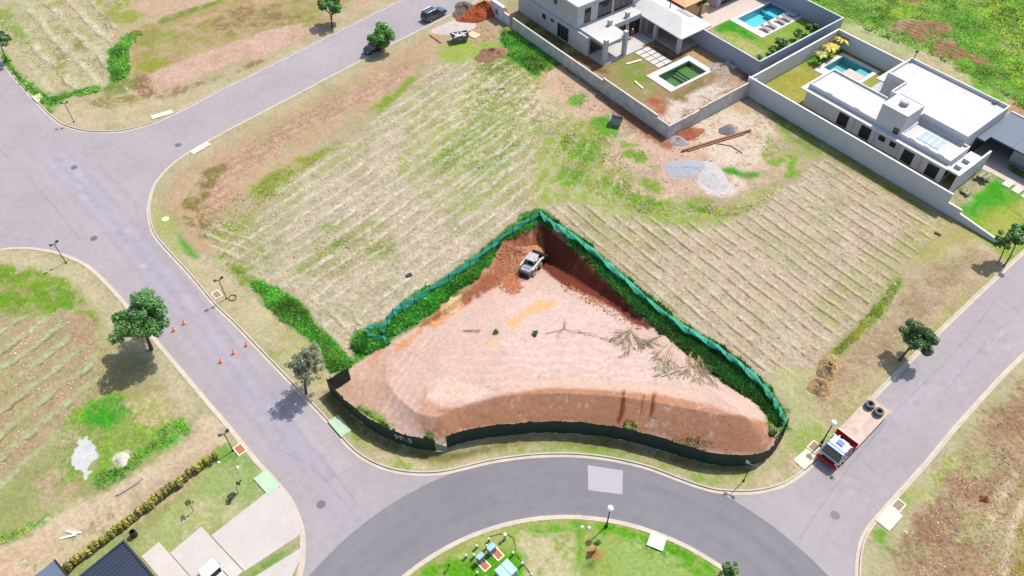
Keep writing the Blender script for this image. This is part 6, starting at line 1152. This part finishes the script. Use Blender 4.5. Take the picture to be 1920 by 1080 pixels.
# ------------------------------------------------------------------ street furniture
GLOBE = mat('lamp_globe', (.86, .86, .85), .3, var=.02)
def globe_lamp(px, py, label, h=3.9, first=[]):
    r = root('street_lamp', label, 'street lamp', G(px, py), 0, 'globe lamps along the kerbs')
    MB().lathe([(.16, -.05), (.16, .12), (.09, .3), (.07, .5), (.055, h - .35), (.09, h - .3), (.09, h - .22)], n=12).to('pole', BLACK, r); MB().box(-.2, .2, -.04, .04, .55, .63).to('collar', BLACK, r)
    MB().lathe([(.06, h - .24)] + [(.30 * math.sin(a), h + .05 - .30 * math.cos(a)) for a in np.linspace(.35, math.pi - .02, 11)], n=18).to('globe', GLOBE, r, smooth=True); return r
globe_lamp(1137, 987, 'white globe lamp on the island lawn beside the dark ring road'); globe_lamp(1541, 830, 'white globe lamp on the grass beside the red lorry cab'); globe_lamp(624, 54, 'white globe lamp in front of the tree at the top kerb')
def twin_lamp(px, py, label, rz, h=3.4):
    r = root('street_lamp', label, 'street lamp', G(px, py), rz, 'flat-headed lamps along the kerbs')
    MB().lathe([(.12, -.05), (.12, .1), (.05, .2), (.045, h)], n=10).to('pole', BLACK, r); m = MB(); m.bar((-.5, 0, h), (.5, 0, h), .06); m.to('arm', BLACK, r)
    for s in (-1, 1): MB().add([(s * .2, -.15, h + .06), (s * .58, -.18, h + .16), (s * .58, .18, h + .16), (s * .2, .15, h + .06), (s * .2, -.15, h + .12), (s * .58, -.18, h + .22), (s * .58, .18, h + .22), (s * .2, .15, h + .12)], [(0, 3, 2, 1), (4, 5, 6, 7), (0, 1, 5, 4), (1, 2, 6, 5), (2, 3, 7, 6), (3, 0, 4, 7)]).to('lamp_head', BLACK, r)
for a in ((139, 229, 'black flat-headed lamp on the dry verge of the north-west corner', .2), (124, 493, 'black flat-headed lamp on the curved kerb at the left', .9), (425, 560, 'black flat-headed lamp on the verge beside the drain cover left of the field', .6), (437, 845, 'black flat-headed lamp by the brick drain cover at the hedge end', .7), (1394, 902, 'black flat-headed lamp on the verge outside the right bend of the hoarding', -.5)): twin_lamp(*a)
CONE_O = mat('cone_orange', (.78, .20, .05), .55, var=.06)
def cone():
    r = root('traffic_cone', 'x', 'traffic cone', group='orange traffic cones on the left road')
    MB().box(-.24, .24, -.24, .24, 0, .05).to('base', CONE_O, r, bevel=.01); MB().lathe([(.19, .05), (.035, .78)], n=16).to('cone', CONE_O, r); MB().lathe([(.146, .26), (.112, .42), (.108, .42), (.14, .26)], n=16).to('band', WHITE_P, r).scale = (1.04, 1.04, 1); return r
c0 = cone()
for i, (px, py, lab) in enumerate(((346, 607, 'orange traffic cone nearest the crown of the large round tree, out on the carriageway'), (327, 620, 'orange traffic cone half hidden at the edge of the large tree crown'), (463, 648, 'orange traffic cone of the row across the road, nearest the hoarding side kerb'), (439, 663, 'orange traffic cone in the middle of the row across the road'), (415, 679, 'orange traffic cone of the row across the road, farthest from the hoarding side kerb'))):
    o = c0 if i == 0 else copy_tree(c0); o['label'] = lab; p = G(px, py, -.12); o.location = p; o.rotation_euler = (0, 0, .5 + i); o.scale = (.95, .95, .95)
# drains
def gully(px, py, a, b, w, l, label, m_, name='drain_cover'):
    p = G(px, py); r = root(name, label, 'drain cover', p, hdg(a, b)); MB().box(-l / 2, l / 2, -w / 2, w / 2, -.2, .10).to('slab', m_, r, bevel=.03); MB().box(-l / 2 + .1, l / 2 - .1, -w / 2 - .06, -w / 2, -.12, .02).to('inlet', DARKIN, r); return r
PALE_G = mat('pale_green_concrete', (.33, .44, .31), .9, var=.12)
gully(72, 184, (50, 170), (80, 202), 1.3, 2.1, 'cream concrete gully slab on the north-west corner kerb', CREAM); gully(304, 215, (250, 240), (295, 226), 1.0, 3.2, 'cream concrete gully slab on the far kerb of the north road', CREAM); gully(376, 278, (357, 284), (392, 264), 1.0, 3.0, 'cream concrete gully slab on the field corner kerb', CREAM)
gully(637, 799, (605, 777), (650, 830), 1.3, 2.6, 'pale green concrete gully slab beside the left bend of the hoarding', PALE_G); gully(500, 905, (480, 866), (522, 912), 1.4, 2.6, 'pale green concrete gully slab at the tip of the driveway lawn', PALE_G); gully(1510, 861, (1502, 886), (1530, 861), 1.4, 2.2, 'cream concrete gully slab in front of the red lorry', CREAM); gully(1667, 972, (1637, 982), (1680, 934), 1.5, 2.4, 'cream concrete gully slab on the south-east kerb', CREAM)
def grate(px, py, rz, label, m_, w=1.0, l=1.3):
    r = root('inspection_cover', label, 'inspection cover', G(px, py), rz); m = MB(); m.box(-l / 2, l / 2, -w / 2, -w / 2 + .12, -.1, .1); m.box(-l / 2, l / 2, w / 2 - .12, w / 2, -.1, .1); m.box(-l / 2, -l / 2 + .12, -w / 2 + .12, w / 2 - .12, -.1, .1); m.box(l / 2 - .12, l / 2, -w / 2 + .12, w / 2 - .12, -.1, .1); m.to('frame', CREAM, r); MB().box(-l / 2 + .12, l / 2 - .12, -w / 2 + .12, w / 2 - .12, -.1, .07).to('lid', m_, r)
GRATE = mat('brown_lid', (.22, .17, .13), .9)
grate(450, 843, hdg((432, 807), (480, 866)), 'brick-red inspection cover at the end of the hedge', BRICK); grate(407, 553, hdg((380, 540), (405, 572)), 'brown inspection cover on the left verge beside a black lamp', GRATE); grate(1526, 838, hdg((1502, 886), (1575, 812)), 'grey-brown inspection cover left of the red lorry cab', GRATE); grate(1684, 948, hdg((1637, 982), (1680, 934)), 'brown inspection cover next to the south-east gully slab', GRATE)
IRON = mat('cast_iron', (.13, .12, .14), .7, .3, var=.15, scale=4)
for px, py, lab in ((139, 314, 'round iron manhole cover in the wide junction, the upper of two on the left road'), (334, 272, 'round iron manhole cover near the field corner kerb'), (176, 447, 'round iron manhole cover above the left curved kerb'), (602, 946, 'round iron manhole cover left of the dark ring road'), (1566, 966, 'round iron manhole cover right of the dark ring road'), (1561, 897, 'small iron valve cover in front of the lorry shadow')):
    k = .22 if 'valve' in lab else .45; m = MB(); m.lathe([(k, -.02), (k, .012), (k * .92, .014)], n=24); m.lathe([(k * .85, .0135), (k * .85, .016), (.02, .017)], n=24); o = m.to('manhole_cover', IRON); o.location = G(px, py, -.12); tag(o, lab, 'manhole cover')
p = G(310, 411); o = MB().lathe([(.45, -.1), (.45, .06), (.36, .06), (.36, .02), (.01, .02)], n=20).to('ring_cover', CREAM); o.location = p; tag(o, 'round pale concrete ring cover on the verge by the field corner', 'cover')
p = G(428, 560); o = MB().tube([(.45 * math.cos(a), .45 * math.sin(a), .05) for a in np.linspace(0, 2 * math.pi, 24)], .06, 6).to('tyre_ring', BLACK); o.location = p + [.5, .1, 0]; tag(o, 'thin dark hoop lying at the foot of the black lamp on the left verge', 'hoop')
# utilities on the island
BLUEB = mat('blue_grey_cabinet', (.13, .22, .33), .5, var=.06); BLUEL = mat('pale_blue_cabinet', (.27, .40, .43), .5, var=.06); MINT = mat('mint_bollard_cap', (.36, .50, .34), .6)
ua = hdg((922, 1048), (942, 1030))
def cabinet(px, py, label, w, d, h, m_, name='utility_cabinet'):
    r = root(name, label, 'utility cabinet', G(px, py), ua); MB().box(-w / 2, w / 2, -d / 2, d / 2, 0, h).to('body', m_, r, bevel=.02); MB().box(-w / 2 - .04, w / 2 + .04, -d / 2 - .04, d / 2 + .04, h, h + .06).to('lid', BLUEL if m_ is BLUEL else mat('cabinet_top', (.22, .35, .50), .5), r); MB().box(-w / 2 + .06, w / 2 - .06, -d / 2 - .02, -d / 2, .1, h - .1).to('door', m_, r); MB().box(w / 2 - .2, w / 2 - .12, -d / 2 - .05, -d / 2 - .02, h * .5, h * .6).to('handle', BLACK, r); return r
cabinet(922, 1036, 'blue-grey utility cabinet on the island, the upper of the two slim ones', .75, .42, 1.3, BLUEB); cabinet(901, 1052, 'blue-grey utility cabinet on the island, the lower of the two slim ones', .6, .42, 1.2, BLUEB)
cabinet(949, 1078, 'broad pale blue transformer cabinet with a split lid at the bottom edge of the island', 1.55, 1.35, 1.2, BLUEL)
m = MB(); m.box(-.012, .012, -.72, .72, 1.262, 1.275); m.to('lid_seam', BLACK, bpy.data.objects['utility_cabinet.002'])
grate(932, 1039, ua + R(90), 'brick-red inspection cover at the foot of the upper blue-grey cabinet', BRICK, .85, 1.25); grate(907, 1059, ua + R(90), 'brick-red inspection cover at the foot of the lower blue-grey cabinet', BRICK, .85, 1.25)
def bollard(h=.55):
    r = root('bollard', 'x', 'bollard', group='mint-capped bollards round the island cabinets'); MB().lathe([(.1, -.05), (.1, h)], n=14).to('post', mat('green_post', (.14, .22, .15), .7), r); MB().lathe([(.125, h), (.14, h + .1), (.1, h + .17), (.01, h + .18)], n=14).to('cap', MINT, r); return r
b0 = bollard()
for i, (px, py, lab) in enumerate(((917, 1011, 'mint-capped bollard at the top of the ring, between the kerb and the upper cabinet'), (894, 1024, 'mint-capped bollard at the upper left of the ring, nearest the road kerb'), (874, 1042, 'mint-capped bollard farthest left of the cabinets'), (913, 1024, 'mint-capped bollard touching the left side of the upper cabinet'), (889, 1041, 'mint-capped bollard touching the left side of the lower cabinet'), (962, 1037, 'mint-capped bollard right of the upper brick-red cover, on the hose line'), (950, 1051, 'mint-capped bollard just behind the broad transformer cabinet'), (979, 1056, 'mint-capped bollard on the hose line right of the transformer cabinet'), (895, 1074, 'mint-capped bollard below the lower brick-red cover'), (996, 1077, 'mint-capped bollard at the right end of the hose line by the bottom edge'), (912, 1083, 'mint-capped bollard left of the transformer cabinet at the bottom edge'))):
    o = b0 if i == 0 else copy_tree(b0); o['label'] = lab; o.location = G(px, py + 4)
r = root('water_standpipe', 'pale blue standpipe post with a cream cap at the top of the island hose line', 'standpipe', G(947, 1011)); MB().lathe([(.14, -.05), (.12, 1.0)], n=12).to('post', BLUEL, r); MB().lathe([(.17, 1.0), (.17, 1.14), (.05, 1.2)], n=12).to('cap', CREAM, r)
o = MB().tube([G(*a, .06) - G(917, 1006) for a in [(917, 1006), (935, 1001), (950, 1000), (962, 1008), (967, 1022), (966, 1036), (975, 1048), (985, 1062), (994, 1074), (1000, 1084)]], .035, 6).to('hose', mat('brown_hose', (.17, .11, .06), .8)); o.location = G(917, 1006); tag(o, 'thin brown hose curving round the right side of the island cabinets', 'hose')
r = root('sign_board', 'square white board with faint grey lettering lying face up near the island kerb', 'sign', G(1231, 1016), -.42); MB().box(-.78, .78, -.72, .72, .12, .17).to('board', mat('pale_board', (.44, .52, .57), .4, var=.04), r); m = MB()
for i, (x0, x1) in enumerate(((-.2, .55), (-.35, .5), (-.5, .5), (-.45, .3))):
    m.box(x0, x1, .30 - i * .24, .36 - i * .24, .171, .174)
m.to('lettering', mat('grey_lettering', (.27, .34, .42), .6), r)
for x in (-.6, .6):
    for y in (-.5, .5): MB().box(x - .04, x + .04, y - .04, y + .04, -.05, .12).to('leg', ALU, r)
for px, py, lab in ((1091, 988, 'small white stone left of the island globe lamp'), (1104, 990, 'smaller white stone nearest the island globe lamp'), (1698, 998, 'white stone on the south-east verge'), (409, 867, 'pale stone marker at the hedge end'), (445, 876, 'pale round tree pit stone on the driveway lawn'), (1869, 464, 'white ball-like stone at the foot of the right edge trees'), (237, 167, 'white plastic scrap on the grass of the north-west lot'), (1678, 533, 'white plastic scrap on the eastern bank')):
    o = heap_mesh(.2, .17, .22, px, n=10, rough=.1).to('stone', mat('white_stone', (.72, .72, .68), .8)); o.location = G(px, py); tag(o, lab, 'stone')
q = wl(fB, -2.0, .25); r = root('barrel', 'black open barrel standing beside the corner of the dark blue roof', 'barrel', (q[0] + .6, q[1] + .3, 0)); MB().lathe([(.3, 0), (.33, .4), (.3, .8), (.25, .8), (.27, .3), (.01, .3)], n=18).to('drum', BLACK, r)
# person on the terrace
def person(loc, rz):
    r = root('person', 'person in a red shirt and pale helmet standing on the terrace of the unfinished house', 'person', loc, rz)
    J = {'pel': (0, 0, .92), 'wst': (0, 0, 1.08), 'ch': (.02, 0, 1.32), 'nk': (.02, 0, 1.48), 'hd': (.04, 0, 1.60), 'ht': (.03, 0, 1.72), 'sl': (.02, .19, 1.42), 'el': (.04, .27, 1.15), 'wl': (.2, .22, .98), 'sr': (.02, -.19, 1.42), 'er': (.06, -.26, 1.16), 'wr': (.26, -.18, 1.05), 'hl': (0, .1, .86), 'kl': (.04, .11, .48), 'al': (0, .12, .09), 'tl': (.15, .13, .05), 'hr': (0, -.1, .86), 'kr': (.05, -.12, .48), 'ar': (0, -.13, .09), 'tr': (.15, -.14, .05)}
    E_ = [('pel', 'wst'), ('wst', 'ch'), ('ch', 'nk'), ('nk', 'hd'), ('hd', 'ht'), ('ch', 'sl'), ('sl', 'el'), ('el', 'wl'), ('ch', 'sr'), ('sr', 'er'), ('er', 'wr'), ('pel', 'hl'), ('hl', 'kl'), ('kl', 'al'), ('al', 'tl'), ('pel', 'hr'), ('hr', 'kr'), ('kr', 'ar'), ('ar', 'tr')]
    RAD = dict(pel=.15, wst=.14, ch=.16, nk=.06, hd=.10, ht=.075, sl=.07, el=.05, wl=.035, sr=.07, er=.05, wr=.035, hl=.1, kl=.065, al=.045, tl=.04, hr=.1, kr=.065, ar=.045, tr=.04)
    def skin(name, joints, edges, gain, m_, par):
        ks = list(joints); me = bpy.data.meshes.new(name); me.from_pydata([J[k] for k in ks], [(ks.index(a), ks.index(b)) for a, b in edges], []); o = link(name, me, par, m_)
        md = o.modifiers.new('skin', 'SKIN'); md.use_smooth_shade = True
        for i, k in enumerate(ks): me.skin_vertices[0].data[i].radius = (RAD[k] * gain,) * 2
        me.skin_vertices[0].data[0].use_root = True; s_ = o.modifiers.new('sub', 'SUBSURF'); s_.levels = s_.render_levels = 2; return o
    skin('body', J, E_, 1.0, mat('skin_tone', (.30, .17, .11), .6), r)
    skin('shirt', ['wst', 'ch', 'sl', 'el', 'sr', 'er', 'pel'], [('pel', 'wst'), ('wst', 'ch'), ('ch', 'sl'), ('sl', 'el'), ('ch', 'sr'), ('sr', 'er')], 1.16, mat('red_shirt', (.42, .04, .04), .85), r)
    skin('trousers', ['pel', 'hl', 'kl', 'al', 'hr', 'kr', 'ar'], [('pel', 'hl'), ('hl', 'kl'), ('kl', 'al'), ('pel', 'hr'), ('hr', 'kr'), ('kr', 'ar')], 1.2, mat('dark_trousers', (.06, .05, .07), .9), r)
    MB().lathe([(.15, 0), (.135, .02), (.125, .08), (.08, .14), (.01, .155)], (.04, 0, 1.64), n=16).to('helmet', mat('pale_helmet', (.75, .55, .52), .4), r, smooth=True)
q = wl(fC, 23.0, -14.3); person((q[0], q[1], .14), R(-100))
q = wl(fC, 23.0, -13.4); r = root('ladder', 'pale step ladder leaning at the terrace edge behind the person in red', 'ladder', (q[0], q[1], .14), fC[3]); m = MB(); m.bar((0, -.25, 0), (.55, -.25, 3.1), .06); m.bar((0, .25, 0), (.55, .25, 3.1), .06); m.to('rail', CREAM, r); m = MB(); [m.bar((.55 * k / 9, -.25, 3.1 * k / 9), (.55 * k / 9, .25, 3.1 * k / 9), .05) for k in range(1, 9)]; m.to('rung', CREAM, r)
